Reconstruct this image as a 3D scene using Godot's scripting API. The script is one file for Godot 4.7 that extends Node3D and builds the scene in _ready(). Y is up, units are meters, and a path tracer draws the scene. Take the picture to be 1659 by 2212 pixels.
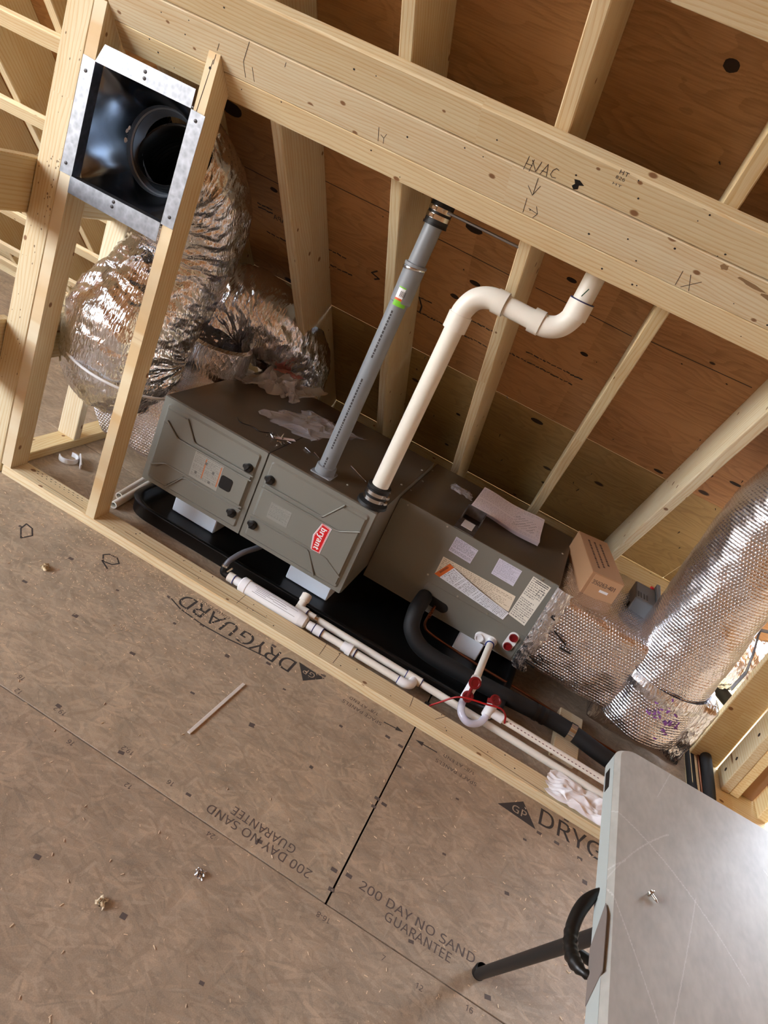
extends Node3D
# Knee-wall closet with a furnace laid on its side, under a 44 degree roof. Metres, y up.

const TH := 0.7673
var D := Vector3(0, sin(TH), cos(TH))          # up the slope, towards the room
var N := Vector3(0, -cos(TH), sin(TH))         # out of the rafters' underside, into the room
var O := Vector3(0, 1.6475, 0)
const RD := 0.223                              # rafter depth
var M := {}
var taken := {}
var rng := RandomNumberGenerator.new()


# ---------------------------------------------------------------- mesh builder
class MB:
	var v := PackedVector3Array()
	var n := PackedVector3Array()
	var t := PackedVector2Array()
	var i := PackedInt32Array()

	func vert(p: Vector3, nn: Vector3, uv: Vector2) -> int:
		v.append(p); n.append(nn); t.append(uv)
		return v.size() - 1

	func tri(a: int, b: int, c: int) -> void:
		var f := (v[b] - v[a]).cross(v[c] - v[a])
		if f.dot(n[a] + n[b] + n[c]) > 0.0:      # clockwise seen from the front
			i.append_array(PackedInt32Array([a, c, b]))
		else:
			i.append_array(PackedInt32Array([a, b, c]))

	func quad(a: Vector3, b: Vector3, c: Vector3, d: Vector3, nn: Vector3, ua := Vector2(0, 1), ub := Vector2(1, 1), uc := Vector2(1, 0), ud := Vector2(0, 0)) -> void:
		var k := vert(a, nn, ua); vert(b, nn, ub); vert(c, nn, uc); vert(d, nn, ud)
		tri(k, k + 1, k + 2); tri(k, k + 2, k + 3)

	# a box with chamfered edges; uv in metres along its own axes
	func box(s: Vector3, xf := Transform3D(), bev := 0.0, off := Vector2.ZERO) -> void:
		var h := s * 0.5
		var e: float = min(bev, min(h.x, min(h.y, h.z)) * 0.9)
		var q := h - Vector3(e, e, e)
		var ax: Array[Vector3] = [Vector3.RIGHT, Vector3.UP, Vector3.BACK]
		for k in 3:
			var k1 := (k + 1) % 3
			var k2 := (k + 2) % 3
			for sg in [-1.0, 1.0]:
				var p: Array[Vector3] = []
				for c: Vector2 in [Vector2(-1, -1), Vector2(1, -1), Vector2(1, 1), Vector2(-1, 1)]:
					p.append(ax[k] * h[k] * sg + ax[k1] * q[k1] * c.x + ax[k2] * q[k2] * c.y)
				var nn: Vector3 = xf.basis * (ax[k] * sg)
				var uv: Array[Vector2] = []
				for w in p:
					uv.append(off + (Vector2(w.x, w.z + s.y * sg) if k == 1 else (Vector2(w.x, w.y + s.z * sg * 2.0) if k == 2 else Vector2(w.z * 0.2 + 0.7, w.y))))
				quad(xf * p[0], xf * p[1], xf * p[2], xf * p[3], nn.normalized(), uv[0], uv[1], uv[2], uv[3])
		if e <= 0.0:
			return
		for k in 3:
			var k1 := (k + 1) % 3
			var k2 := (k + 2) % 3
			for s1 in [-1.0, 1.0]:
				for s2 in [-1.0, 1.0]:
					var a = ax[k1] * h[k1] * s1 + ax[k2] * q[k2] * s2
					var b = ax[k1] * q[k1] * s1 + ax[k2] * h[k2] * s2
					var l := ax[k] * q[k]
					var nn: Vector3 = (xf.basis * (ax[k1] * s1 + ax[k2] * s2)).normalized()
					var u0 := off + Vector2((a - l).x, (a - l).y + (a - l).z)
					var u1 := off + Vector2((a + l).x, (a + l).y + (a + l).z)
					quad(xf * (a - l), xf * (a + l), xf * (b + l), xf * (b - l), nn, u0, u1, u1 + Vector2(0, e), u0 + Vector2(0, e))
		for sx in [-1.0, 1.0]:
			for sy in [-1.0, 1.0]:
				for sz in [-1.0, 1.0]:
					var nn: Vector3 = (xf.basis * Vector3(sx, sy, sz)).normalized()
					var k := vert(xf * Vector3(h.x * sx, q.y * sy, q.z * sz), nn, off)
					vert(xf * Vector3(q.x * sx, h.y * sy, q.z * sz), nn, off)
					vert(xf * Vector3(q.x * sx, q.y * sy, h.z * sz), nn, off)
					tri(k, k + 1, k + 2)

	# box between two corners
	func bb(a: Vector3, b: Vector3, bev := 0.0) -> void:
		box((b - a).abs(), Transform3D(Basis(), (a + b) * 0.5), bev)

	# rows of points, smooth; out tells which side is the front by a point inside (tubes) or a direction (sheets)
	func grid(P: Array, wrap: bool, us := 1.0, vs := 1.0, flip := false) -> void:
		var R := P.size()
		var S: int = P[0].size()
		var base := v.size()
		for a in R:
			for b in S:
				var pa: Vector3 = P[min(a + 1, R - 1)][b] - P[max(a - 1, 0)][b]
				var b0 := (b - 1 + S) % S if wrap else maxi(b - 1, 0)
				var b1 := (b + 1) % S if wrap else mini(b + 1, S - 1)
				if wrap and b == S - 1:
					b1 = 1; b0 = S - 2
				elif wrap and b == 0:
					b0 = S - 2
				var pb: Vector3 = P[a][b1] - P[a][b0]
				var nn := pb.cross(pa).normalized()
				if nn.length() < 0.5:
					nn = Vector3.UP
				vert(P[a][b], -nn if flip else nn, Vector2(float(b) / (S - 1) * us, float(a) / (R - 1) * vs))
		for a in R - 1:
			for b in S - 1:
				var k := base + a * S + b
				tri(k, k + 1, k + S + 1); tri(k, k + S + 1, k + S)

	# tube along points; rad a number or one per point; bump(along 0..1, angle) adds to the radius
	func tube(pts: Array, rad, sides := 20, caps := true, bump = null, vs := -1.0) -> void:
		var P: Array = []
		var fr := Vector3.UP
		var len := 0.0
		for k in pts.size():
			var tg: Vector3 = (pts[mini(k + 1, pts.size() - 1)] - pts[maxi(k - 1, 0)]).normalized()
			if k > 0:
				len += (pts[k] - pts[k - 1]).length()
			if k == 0:
				fr = tg.cross(Vector3(0.31, 0.87, 0.37)).normalized()
			fr = (fr - tg * fr.dot(tg)).normalized()
			var bi := tg.cross(fr)
			var row: Array = []
			var r0: float = rad[k] if rad is Array else rad
			for s in sides + 1:
				var an := TAU * (s % sides) / sides
				var r := r0
				if bump != null:
					r += bump.call(float(k) / (pts.size() - 1), an)
				row.append(pts[k] + (fr * cos(an) + bi * sin(an)) * r)
			P.append(row)
		grid(P, true, 1.0, len if vs < 0.0 else vs, false)
		if caps:
			for e in [0, pts.size() - 1]:
				var tg: Vector3 = (pts[1] - pts[0] if e == 0 else pts[e] - pts[e - 1]).normalized() * (-1.0 if e == 0 else 1.0)
				var c := vert(pts[e], tg, Vector2(0.5, 0.5))
				var f := v.size()
				for s in sides:
					vert(P[e][s], tg, Vector2(0.5, 0.5))
				for s in sides:
					tri(c, f + s, f + (s + 1) % sides)

	# profile of (radius, height) turned about the local y axis, each segment with its own edges
	func lathe(prof: Array, xf := Transform3D(), sides := 28) -> void:
		for k in prof.size() - 1:
			var a: Vector2 = prof[k]
			var b: Vector2 = prof[k + 1]
			var d := b - a
			if d.length() < 1e-6:
				continue
			var nn := Vector2(d.y, -d.x).normalized()
			var f := v.size()
			for s in sides + 1:
				var an := TAU * s / sides
				var c := Vector3(cos(an), 0, sin(an))
				var no := (xf.basis * (c * nn.x + Vector3.UP * nn.y)).normalized()
				vert(xf * (c * a.x + Vector3.UP * a.y), no, Vector2(float(s) / sides, a.y))
				vert(xf * (c * b.x + Vector3.UP * b.y), no, Vector2(float(s) / sides, b.y))
			for s in sides:
				var q := f + s * 2
				tri(q, q + 1, q + 3); tri(q, q + 3, q + 2)

	# polygon in local xy pushed along local z from 0 to h; inset > 0 slopes its sides inwards towards the top
	func prism(poly: PackedVector2Array, h: float, xf := Transform3D(), inset := 0.0, us := Vector2.ONE) -> void:
		var p := poly.duplicate()
		if Geometry2D.is_polygon_clockwise(p):
			p.reverse()
		var top := p.duplicate()
		if inset > 0.0:
			for k in p.size():
				var d0 := (p[k] - p[k - 1]).normalized()
				var d1 := (p[(k + 1) % p.size()] - p[k]).normalized()
				var m := (Vector2(-d0.y, d0.x) + Vector2(-d1.y, d1.x)).normalized()
				top[k] = p[k] + m * inset / maxf(0.3, m.dot(Vector2(-d0.y, d0.x)))
		var ix := Geometry2D.triangulate_polygon(p)
		for e in 2:
			var f := v.size()
			var no := (xf.basis * Vector3(0, 0, 1.0 if e else -1.0)).normalized()
			for k in p.size():
				var q := top[k] if e else p[k]
				vert(xf * Vector3(q.x, q.y, h if e else 0.0), no, q * us)
			for k in range(0, ix.size(), 3):
				tri(f + ix[k], f + ix[k + 1], f + ix[k + 2])
		for k in p.size():
			var j := (k + 1) % p.size()
			var d := (p[j] - p[k]).normalized()
			var no := (xf.basis * Vector3(d.y, -d.x, inset / maxf(absf(h), 1e-5))).normalized()
			quad(xf * Vector3(p[k].x, p[k].y, 0), xf * Vector3(p[j].x, p[j].y, 0), xf * Vector3(top[j].x, top[j].y, h), xf * Vector3(top[k].x, top[k].y, h), no, p[k] * us, p[j] * us, top[j] * us, top[k] * us)

	func mesh() -> ArrayMesh:
		var a := []
		a.resize(Mesh.ARRAY_MAX)
		a[Mesh.ARRAY_VERTEX] = v; a[Mesh.ARRAY_NORMAL] = n; a[Mesh.ARRAY_TEX_UV] = t; a[Mesh.ARRAY_INDEX] = i
		var m := ArrayMesh.new()
		m.add_surface_from_arrays(Mesh.PRIMITIVE_TRIANGLES, a)
		return m


# ---------------------------------------------------------------- naming and tagging
func numbered(called: String) -> String:
	if not taken.has(called):
		taken[called] = 0
		return called
	taken[called] += 1
	return "%s_%03d" % [called, taken[called]]


func tag(o: Node, label: String, category: String, group := "", kind := "") -> Node:
	if label: o.set_meta("label", label)
	if category: o.set_meta("category", category)
	if group: o.set_meta("group", group)
	if kind: o.set_meta("kind", kind)
	return o


func thing(called: String, label: String, category: String, at := Vector3.ZERO, group := "") -> Node3D:
	var o := Node3D.new()
	o.name = numbered(called)
	add_child(o)
	o.position = at
	tag(o, label, category, group)
	return o


# commit a builder (in world coordinates) as one named mesh; parents are only moved, never turned
func obj(called: String, b: MB, mat: Material, parent: Node3D = null) -> MeshInstance3D:
	var o := MeshInstance3D.new()
	o.mesh = b.mesh()
	o.material_override = mat
	var p: Node3D = parent if parent else self
	o.name = numbered(called) if p == self else called
	p.add_child(o, true)
	var w := Vector3.ZERO
	var q: Node = p
	while q is Node3D and q != self:
		w += (q as Node3D).position
		q = q.get_parent()
	o.position = -w
	return o


func struct(called: String, label: String) -> Node3D:
	var o := thing(called, label, "")
	o.set_meta("kind", "structure")
	return o


func rp(x: float, u: float, n := 0.0) -> Vector3:
	return O + Vector3(x, 0, 0) + D * u + N * n


func V(x: float, y: float, z: float) -> Vector3:
	return Vector3(x, y, z)


func B(called: String, a: Vector3, b: Vector3, mat: Material, parent: Node3D = null, bev := 0.0) -> MeshInstance3D:
	var m := MB.new()
	m.bb(a, b, bev)
	return obj(called, m, mat, parent)


func T(called: String, pts: Array, rad, mat: Material, parent: Node3D = null, sides := 20) -> MeshInstance3D:
	var m := MB.new()
	m.tube(pts, rad, sides)
	return obj(called, m, mat, parent)


# a curve through points, evenly stepped
func curve(pts: Array, steps: int) -> Array:
	var out: Array = []
	for k in steps + 1:
		var f := float(k) / steps * (pts.size() - 1)
		var j := mini(int(f), pts.size() - 2)
		var p0: Vector3 = pts[maxi(j - 1, 0)]
		var p3: Vector3 = pts[mini(j + 2, pts.size() - 1)]
		out.append((pts[j] as Vector3).cubic_interpolate(pts[j + 1], p0, p3, f - j))
	return out


# axis transform: local y along dir, at p
func along(p: Vector3, dir: Vector3) -> Transform3D:
	var y := dir.normalized()
	var x := y.cross(Vector3(0.2, 0.3, 0.93)).normalized()
	return Transform3D(Basis(x, y, x.cross(y)), p)


# timber: box between a and b (centre line), local y size w along up, local z size h
func timber(called: String, a: Vector3, b: Vector3, up: Vector3, w: float, h: float, mat: Material, parent: Node3D = null, bev := 0.003) -> MeshInstance3D:
	var x := (b - a).normalized()
	var y := (up - x * up.dot(x)).normalized()
	var m := MB.new()
	m.box(Vector3((b - a).length(), w, h), Transform3D(Basis(x, y, x.cross(y)), (a + b) * 0.5), bev, Vector2(rng.randf() * 2.4, rng.randf() * 0.3))
	return obj(called, m, mat, parent)


# lettering: centred at p, reading along x, tops along y
func letters(s: String, p: Vector3, x: Vector3, y: Vector3, cap: float, width: float, mat: Material, parent: Node3D, called := "lettering", font: Font = null) -> MeshInstance3D:
	var tm := TextMesh.new()
	tm.text = s
	tm.font = font if font else M.sans
	tm.font_size = 40
	tm.pixel_size = cap / (40 * 0.72)
	tm.depth = 0.0006
	tm.curve_step = 3.0
	var o := MeshInstance3D.new()
	o.mesh = tm
	o.material_override = mat
	o.name = called
	parent.add_child(o, true)
	var k := 1.0
	var bx := tm.get_aabb().size.x
	if width > 0.0 and bx > 0.0:
		k = width / bx
	var w := Vector3.ZERO
	var q: Node = parent
	while q is Node3D and q != self:
		w += (q as Node3D).position
		q = q.get_parent()
	o.transform = Transform3D(Basis(x * k, y, x.cross(y)), p - w)
	return o


# thin ink strokes: lines of 2d points put in place by a function
func strokes(lines: Array, place: Callable, nrm: Vector3, wd: float, m: MB) -> void:
	for l: Array in lines:
		for k in range(0, l.size() - 3, 2):
			var a: Vector3 = place.call(l[k], l[k + 1])
			var b: Vector3 = place.call(l[k + 2], l[k + 3])
			var x := (b - a).normalized()
			var y := nrm.cross(x).normalized()
			m.box(Vector3((b - a).length() + wd * 0.6, wd, 0.0005), Transform3D(Basis(x, y, nrm), (a + b) * 0.5))


# ---------------------------------------------------------------- textures
func image(w: int, h: int, px: Callable) -> ImageTexture:
	var d := PackedByteArray()
	d.resize(w * h * 3)
	var k := 0
	for y in h:
		for x in w:
			var c: Color = px.call(x, y)
			d[k] = clampi(int(c.r * 255.0), 0, 255); d[k + 1] = clampi(int(c.g * 255.0), 0, 255); d[k + 2] = clampi(int(c.b * 255.0), 0, 255)
			k += 3
	return ImageTexture.create_from_image(Image.create_from_data(w, h, false, Image.FORMAT_RGB8, d))


func noise(sd: int, freq: float, oct := 3, type := FastNoiseLite.TYPE_SIMPLEX) -> FastNoiseLite:
	var n := FastNoiseLite.new()
	n.seed = sd; n.frequency = freq; n.fractal_octaves = oct; n.noise_type = type
	return n


# 2.4 m x 0.3 m of spruce: growth rings drawn out along the board, bent round knots
func spruce() -> ImageTexture:
	var n1 := noise(3, 1.0, 3)
	var n2 := noise(9, 1.0, 2)
	var n3 := noise(11, 1.0, 3)
	var r := RandomNumberGenerator.new(); r.seed = 5
	var knots: Array = []
	for k in 16:
		knots.append([r.randf() * 2.4, r.randf() * 0.3, 0.004 + r.randf() * 0.007])
	var light := Color(0.93, 0.895, 0.79)
	var dark := Color(0.84, 0.71, 0.52)
	return image(1024, 384, func(px: int, py: int) -> Color:
		var u := px / 1024.0 * 2.4
		var vv := py / 384.0 * 0.3
		# wrap softly along the board
		var w := vv + 0.012 * n1.get_noise_2d(u * 1.2, vv * 5.0) + 0.02 * n2.get_noise_2d(u * 0.35, vv * 2.0)
		var kd := 0.0
		for kn: Array in knots:
			var du: float = u - kn[0]
			var dv: float = vv - kn[1]
			if absf(du) < 0.16 and absf(dv) < 0.07:
				var q := du * du * 0.16 + dv * dv
				var s: float = kn[2]
				w += 0.9 * s * exp(-q / (s * s * 3.0)) * signf(dv) * (1.0 - exp(-absf(dv) / 0.004))
				kd = maxf(kd, 1.0 - smoothstep(s * 0.55, s * 0.95, sqrt(du * du * 0.6 + dv * dv)))
		var ring := fposmod(w * 82.0, 1.0)
		var late := smoothstep(0.45, 0.95, ring) * (1.0 - smoothstep(0.95, 1.0, ring))
		var f := 0.46 * late + 0.22 * n3.get_noise_2d(u * 8.0, vv * 260.0) + 0.18 * n2.get_noise_2d(u * 1.1 + 9.0, vv * 9.0)
		var c := light.lerp(dark, clampf(f + 0.1, 0.0, 1.0))
		return c.lerp(Color(0.50, 0.34, 0.21), kd * 0.85))


# 1.5 m x 1.22 m of rotary-cut softwood veneer with football patches and knots
func veneer() -> ImageTexture:
	var n1 := noise(21, 1.0, 3)
	var n2 := noise(22, 1.0, 2)
	var n3 := noise(23, 1.0, 3)
	var r := RandomNumberGenerator.new(); r.seed = 31
	var knots: Array = []
	for k in 6:
		knots.append([r.randf() * 1.5, r.randf() * 1.22, 0.006 + r.randf() * 0.012])
	var a := Color(0.77, 0.605, 0.43)
	var b := Color(0.57, 0.42, 0.275)
	return image(768, 640, func(px: int, py: int) -> Color:
		var u := px / 768.0 * 1.5
		var vv := py / 640.0 * 1.22
		var w := vv * 3.0 + 0.55 * n1.get_noise_2d(u * 0.9, vv * 2.6) + 0.12 * n2.get_noise_2d(u * 3.0, vv * 9.0)
		var kd := 0.0
		for kn: Array in knots:
			var du: float = u - kn[0]
			var dv: float = vv - kn[1]
			if absf(du) < 0.2 and absf(dv) < 0.12:
				var s: float = kn[2]
				w += 2.2 * s * exp(-(du * du * 0.2 + dv * dv) / (s * s * 6.0))
				kd = maxf(kd, 1.0 - smoothstep(s * 0.6, s, sqrt(du * du * 0.35 + dv * dv)))
		var ring := fposmod(w * 7.0, 1.0)
		var late := smoothstep(0.3, 1.0, ring)
		var f := 0.30 * late + 0.26 * n3.get_noise_2d(u * 5.0, vv * 150.0) + 0.3 * n2.get_noise_2d(u * 0.8 + 4.0, vv * 1.6) + 0.12
		return a.lerp(b, clampf(f, 0.0, 1.0)).lerp(Color(0.16, 0.09, 0.05), kd * 0.92))


# 1.22 m square of strand board: overlapping flakes, sealed and scuffed
func strands() -> ImageTexture:
	var S := 1024
	var r := RandomNumberGenerator.new(); r.seed = 77
	var f := PackedFloat32Array(); f.resize(S * S)
	var g := PackedFloat32Array(); g.resize(S * S)
	for k in 9500:
		var cx := r.randf() * S
		var cy := r.randf() * S
		var an := r.randf_range(-0.75, 0.75) + (PI * 0.5 if r.randf() < 0.22 else 0.0)
		var L := r.randf_range(7.0, 36.0)
		var W := r.randf_range(0.8, 4.5)
		var val := r.randf_range(-1.0, 1.0)
		var hue := r.randf_range(-1.0, 1.0)
		var ca := cos(an)
		var sa := sin(an)
		var y := -W
		while y <= W:
			var x := -L
			var cut := L * (0.75 + 0.25 * sin(y * 1.7 + k))
			while x <= cut:
				var p := posmod(int(cx + x * ca - y * sa), S) + posmod(int(cy + x * sa + y * ca), S) * S
				f[p] = lerpf(f[p], val, 0.55); g[p] = lerpf(g[p], hue, 0.5)
				x += 0.9
			y += 0.9
	var n1 := noise(41, 0.006, 3)
	var n2 := noise(42, 0.3, 2)
	return image(S, S, func(px: int, py: int) -> Color:
		var p := px + py * S
		var q := 0.125 * f[p] + 0.07 * n1.get_noise_2d(px, py) + 0.07 * n2.get_noise_2d(px, py)
		var c := Color(0.70, 0.63, 0.54)
		var h := 0.022 * g[p]
		return Color(c.r * (1.0 + q + h), c.g * (1.0 + q), c.b * (1.0 + q - h)))


func relief(w: int, h: int, strength: float, f: Callable) -> ImageTexture:
	var d := PackedFloat32Array(); d.resize(w * h)
	for y in h:
		for x in w:
			d[x + y * w] = f.call(x, y)
	var out := PackedByteArray(); out.resize(w * h * 3)
	for y in h:
		for x in w:
			var dx := (d[(x + 1) % w + y * w] - d[(x - 1 + w) % w + y * w]) * strength
			var dy := (d[x + ((y + 1) % h) * w] - d[x + ((y - 1 + h) % h) * w]) * strength
			var nn := Vector3(-dx, dy, 1.0).normalized()
			var k := (x + y * w) * 3
			out[k] = int(nn.x * 127.0 + 128.0); out[k + 1] = int(nn.y * 127.0 + 128.0); out[k + 2] = int(nn.z * 127.0 + 128.0)
	return ImageTexture.create_from_image(Image.create_from_data(w, h, false, Image.FORMAT_RGB8, out))


# rows of tiny print too small to read
func print_label(w: int, h: int, bg: Color, ink: Color, sd: int, rows: int, extra = null) -> ImageTexture:
	var im := Image.create(w, h, false, Image.FORMAT_RGB8)
	im.fill(bg)
	var r := RandomNumberGenerator.new(); r.seed = sd
	var rh := float(h - 8) / rows
	for k in rows:
		if r.randf() < 0.14:
			continue
		var x := 5
		var end := w - 5 - (r.randi() % maxi(1, w / 3) if r.randf() < 0.35 else 0)
		while x < end:
			var wd := 3 + r.randi() % 12
			for c in wd:
				if x + c >= end: break
				for yy in maxi(1, int(rh * 0.55)):
					if r.randf() < 0.62:
						im.set_pixel(x + c, 4 + int(k * rh) + yy, ink.lerp(bg, r.randf() * 0.5))
			x += wd + 3
	if extra != null:
		extra.call(im)
	return ImageTexture.create_from_image(im)


func mat(c: Color, rough := 0.6, metal := 0.0) -> StandardMaterial3D:
	var m := StandardMaterial3D.new()
	m.albedo_color = c
	m.roughness = rough
	m.metallic = metal
	return m


func textured(tex: Texture2D, tint: Color, scale: Vector3, rough: float) -> StandardMaterial3D:
	var m := mat(tint, rough)
	m.albedo_texture = tex
	m.uv1_scale = scale
	return m


func make_materials() -> void:
	var f := SystemFont.new(); f.font_names = PackedStringArray(["Droid Sans"])
	M.sans = f
	var fb := SystemFont.new(); fb.font_names = PackedStringArray(["Droid Sans"]); fb.font_weight = 700
	M.bold = fb
	var sp := spruce()
	for k in 4:
		var tints: Array[Color] = [Color(0.93, 0.91, 0.88), Color(0.90, 0.87, 0.81), Color(0.95, 0.91, 0.84), Color(0.88, 0.84, 0.76)]
		M["wood%d" % k] = textured(sp, tints[k], Vector3(1 / 2.4, 1 / 0.3, 1), 0.7)
	M.woodyellow = textured(sp, Color(1.0, 0.95, 0.83), Vector3(1 / 2.4, 1 / 0.3, 1), 0.7)
	var ve := veneer()
	M.plyleft_lit = textured(ve, Color(1.0, 0.97, 0.90), Vector3(1 / 1.5, 1 / 1.22, 1), 0.75)  # same veneer, tint lightened to paint in the left space's stronger light
	M.ply = textured(ve, Color(0.99, 0.95, 0.92), Vector3(1 / 1.5, 1 / 1.22, 1), 0.75)
	M.ply2 = textured(ve, Color(0.90, 0.96, 0.90), Vector3(1 / 1.5, 1 / 1.22, 1), 0.75)
	M.ply3 = textured(ve, Color(0.97, 0.95, 0.92), Vector3(1 / 1.5, 1 / 1.22, 1), 0.75)
	var os := strands()
	M.osb = textured(os, Color(0.97, 0.96, 0.95), Vector3(1 / 1.22, 1 / 1.22, 1), 0.62)
	M.osb2 = textured(os, Color(0.92, 0.90, 0.89), Vector3(1 / 1.22, 1 / 1.22, 1), 0.62)
	M.under = mat(Color(0.10, 0.08, 0.07), 0.9)
	M.ink = mat(Color(0.22, 0.205, 0.20), 0.8)
	M.inkdim = mat(Color(0.37, 0.325, 0.30), 0.8)
	M.pencil = mat(Color(0.20, 0.17, 0.15), 0.7)
	M.blot = mat(Color(0.03, 0.03, 0.03), 0.5)
	M.nail = mat(Color(0.25, 0.24, 0.24), 0.45, 0.9)
	M.knot = mat(Color(0.15, 0.09, 0.05), 0.8)
	M.steel = mat(Color(0.62, 0.64, 0.66), 0.33, 1.0)
	M.screw = mat(Color(0.75, 0.74, 0.70), 0.3, 1.0)
	M.chrome = mat(Color(0.80, 0.80, 0.80), 0.2, 1.0)
	var sn := noise(51, 0.035, 2, FastNoiseLite.TYPE_CELLULAR)
	var sp2 := image(256, 256, func(x: int, y: int) -> Color:
		var q := 0.66 + 0.16 * sn.get_noise_2d(x, y)
		return Color(q, q * 1.01, q * 1.03))
	M.galv = mat(Color(0.86, 0.86, 0.87), 0.44, 1.0)
	M.galv.albedo_texture = sp2
	M.galv.uv1_triplanar = true
	M.galv.uv1_scale = Vector3(5, 5, 5)
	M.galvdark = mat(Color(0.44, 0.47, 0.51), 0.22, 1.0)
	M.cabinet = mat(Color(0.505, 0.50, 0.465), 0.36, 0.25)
	M.cabtop_shaded = mat(Color(0.40, 0.35, 0.29), 0.34, 0.45)  # same paint as the fronts, darkened so the colour carries the tops' shade
	M.seam = mat(Color(0.06, 0.06, 0.06), 0.7)
	M.black = mat(Color(0.028, 0.028, 0.03), 0.42)
	M.pan = mat(Color(0.022, 0.023, 0.026), 0.38)
	M.rubber = mat(Color(0.045, 0.045, 0.047), 0.55)
	M.foamrub = mat(Color(0.04, 0.043, 0.05), 0.7)
	M.pvc = mat(Color(0.90, 0.88, 0.83), 0.38)
	M.pvcold = mat(Color(0.89, 0.87, 0.81), 0.42)
	M.pvcgrey = mat(Color(0.50, 0.515, 0.53), 0.4)
	M.white = mat(Color(0.92, 0.92, 0.92), 0.4)
	M.foam = mat(Color(0.90, 0.93, 0.96), 0.75)
	M.blue = mat(Color(0.10, 0.18, 0.45), 0.5)
	M.purple = mat(Color(0.10, 0.09, 0.30), 0.5)
	M.red = mat(Color(0.62, 0.05, 0.06), 0.4)
	M.redcap = mat(Color(0.46, 0.03, 0.06), 0.45)
	M.badge = mat(Color(0.80, 0.09, 0.11), 0.35)
	M.copper = mat(Color(0.50, 0.31, 0.22), 0.42, 1.0)
	M.clear = mat(Color(0.90, 0.90, 0.97, 0.42), 0.12)
	M.clear.transparency = BaseMaterial3D.TRANSPARENCY_ALPHA
	M.greytube = mat(Color(0.36, 0.37, 0.40), 0.35)
	M.film = mat(Color(0.93, 0.93, 0.96, 0.36), 0.14)
	M.film.transparency = BaseMaterial3D.TRANSPARENCY_ALPHA
	M.film.cull_mode = BaseMaterial3D.CULL_DISABLED
	M.pinkfilm = mat(Color(0.85, 0.50, 0.52, 0.6), 0.3)
	M.pinkfilm.transparency = BaseMaterial3D.TRANSPARENCY_ALPHA
	M.card = mat(Color(0.66, 0.50, 0.36), 0.8)
	M.cardlight = mat(Color(0.73, 0.57, 0.42), 0.8)
	M.paper = mat(Color(0.93, 0.88, 0.89), 0.7)
	M.towel = mat(Color(0.95, 0.95, 0.96), 0.85)
	M.device = mat(Color(0.33, 0.335, 0.34), 0.5)
	M.tape = mat(Color(0.46, 0.42, 0.395), 0.8)
	M.smoke = mat(Color(0.20, 0.21, 0.23), 0.4)
	# foil: fine crumple, and the round-dimpled bubble foil
	var c1 := noise(61, 0.02, 4)
	c1.fractal_type = FastNoiseLite.FRACTAL_RIDGED
	var crum := relief(512, 512, 1.6, func(x: int, y: int) -> float: return c1.get_noise_2d(x * 1.5, y * 0.33) * 1.2)
	M.foil = mat(Color(0.90, 0.91, 0.93), 0.20, 1.0)
	M.foil.normal_enabled = true
	M.foil.normal_texture = crum
	M.foil.normal_scale = 0.7
	M.foil.uv1_triplanar = true
	M.foil.uv1_scale = Vector3(3.2, 3.2, 3.2)
	var bub := relief(256, 256, 2.2, func(x: int, y: int) -> float:
		var gx := fposmod(x / 32.0 + (0.5 if int(y / 32.0) % 2 else 0.0), 1.0) - 0.5
		var gy := fposmod(y / 32.0, 1.0) - 0.5
		return sqrt(maxf(0.0, 0.2 - gx * gx - gy * gy)) * 3.0)
	M.bubble = mat(Color(0.90, 0.90, 0.92), 0.24, 1.0)
	M.bubble.normal_enabled = true
	M.bubble.normal_texture = bub
	M.bubble.normal_scale = 0.8
	M.bubble.uv1_triplanar = true
	M.bubble.uv1_scale = Vector3(11, 11, 11)
	M.foiltape = mat(Color(0.78, 0.78, 0.78), 0.3, 1.0)
	# worn blow-moulded table top: grey plastic, scratched
	var tn := noise(71, 0.02, 3)
	var tr := RandomNumberGenerator.new(); tr.seed = 8
	var ti := Image.create(1024, 512, false, Image.FORMAT_RGB8)
	for y in 512:
		for x in 1024:
			var q := 0.70 + 0.03 * tn.get_noise_2d(x, y) + 0.02 * tn.get_noise_2d(x * 4.0, y * 4.0)
			ti.set_pixel(x, y, Color(q, q * 0.995, q * 0.945))
	for k in 70:
		var p := Vector2(tr.randf() * 1024, tr.randf() * 512)
		var an := tr.randf() * TAU
		var L := 20 + tr.randi() % 300
		var bend := tr.randf_range(-0.003, 0.003)
		var bright := tr.randf() < 0.6
		for s in L:
			an += bend
			p += Vector2(cos(an), sin(an))
			if p.x < 1 or p.y < 1 or p.x >= 1023 or p.y >= 511: break
			ti.set_pixelv(Vector2i(p), Color(0.80, 0.80, 0.78) if bright else Color(0.50, 0.47, 0.43))
	M.tabletop = textured(ImageTexture.create_from_image(ti), Color(0.99, 0.99, 1.0), Vector3(1, 1, 1), 0.34)
	M.skirt = mat(Color(0.66, 0.69, 0.68), 0.5)
	M.legmetal = mat(Color(0.13, 0.135, 0.14), 0.45, 0.3)


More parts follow.
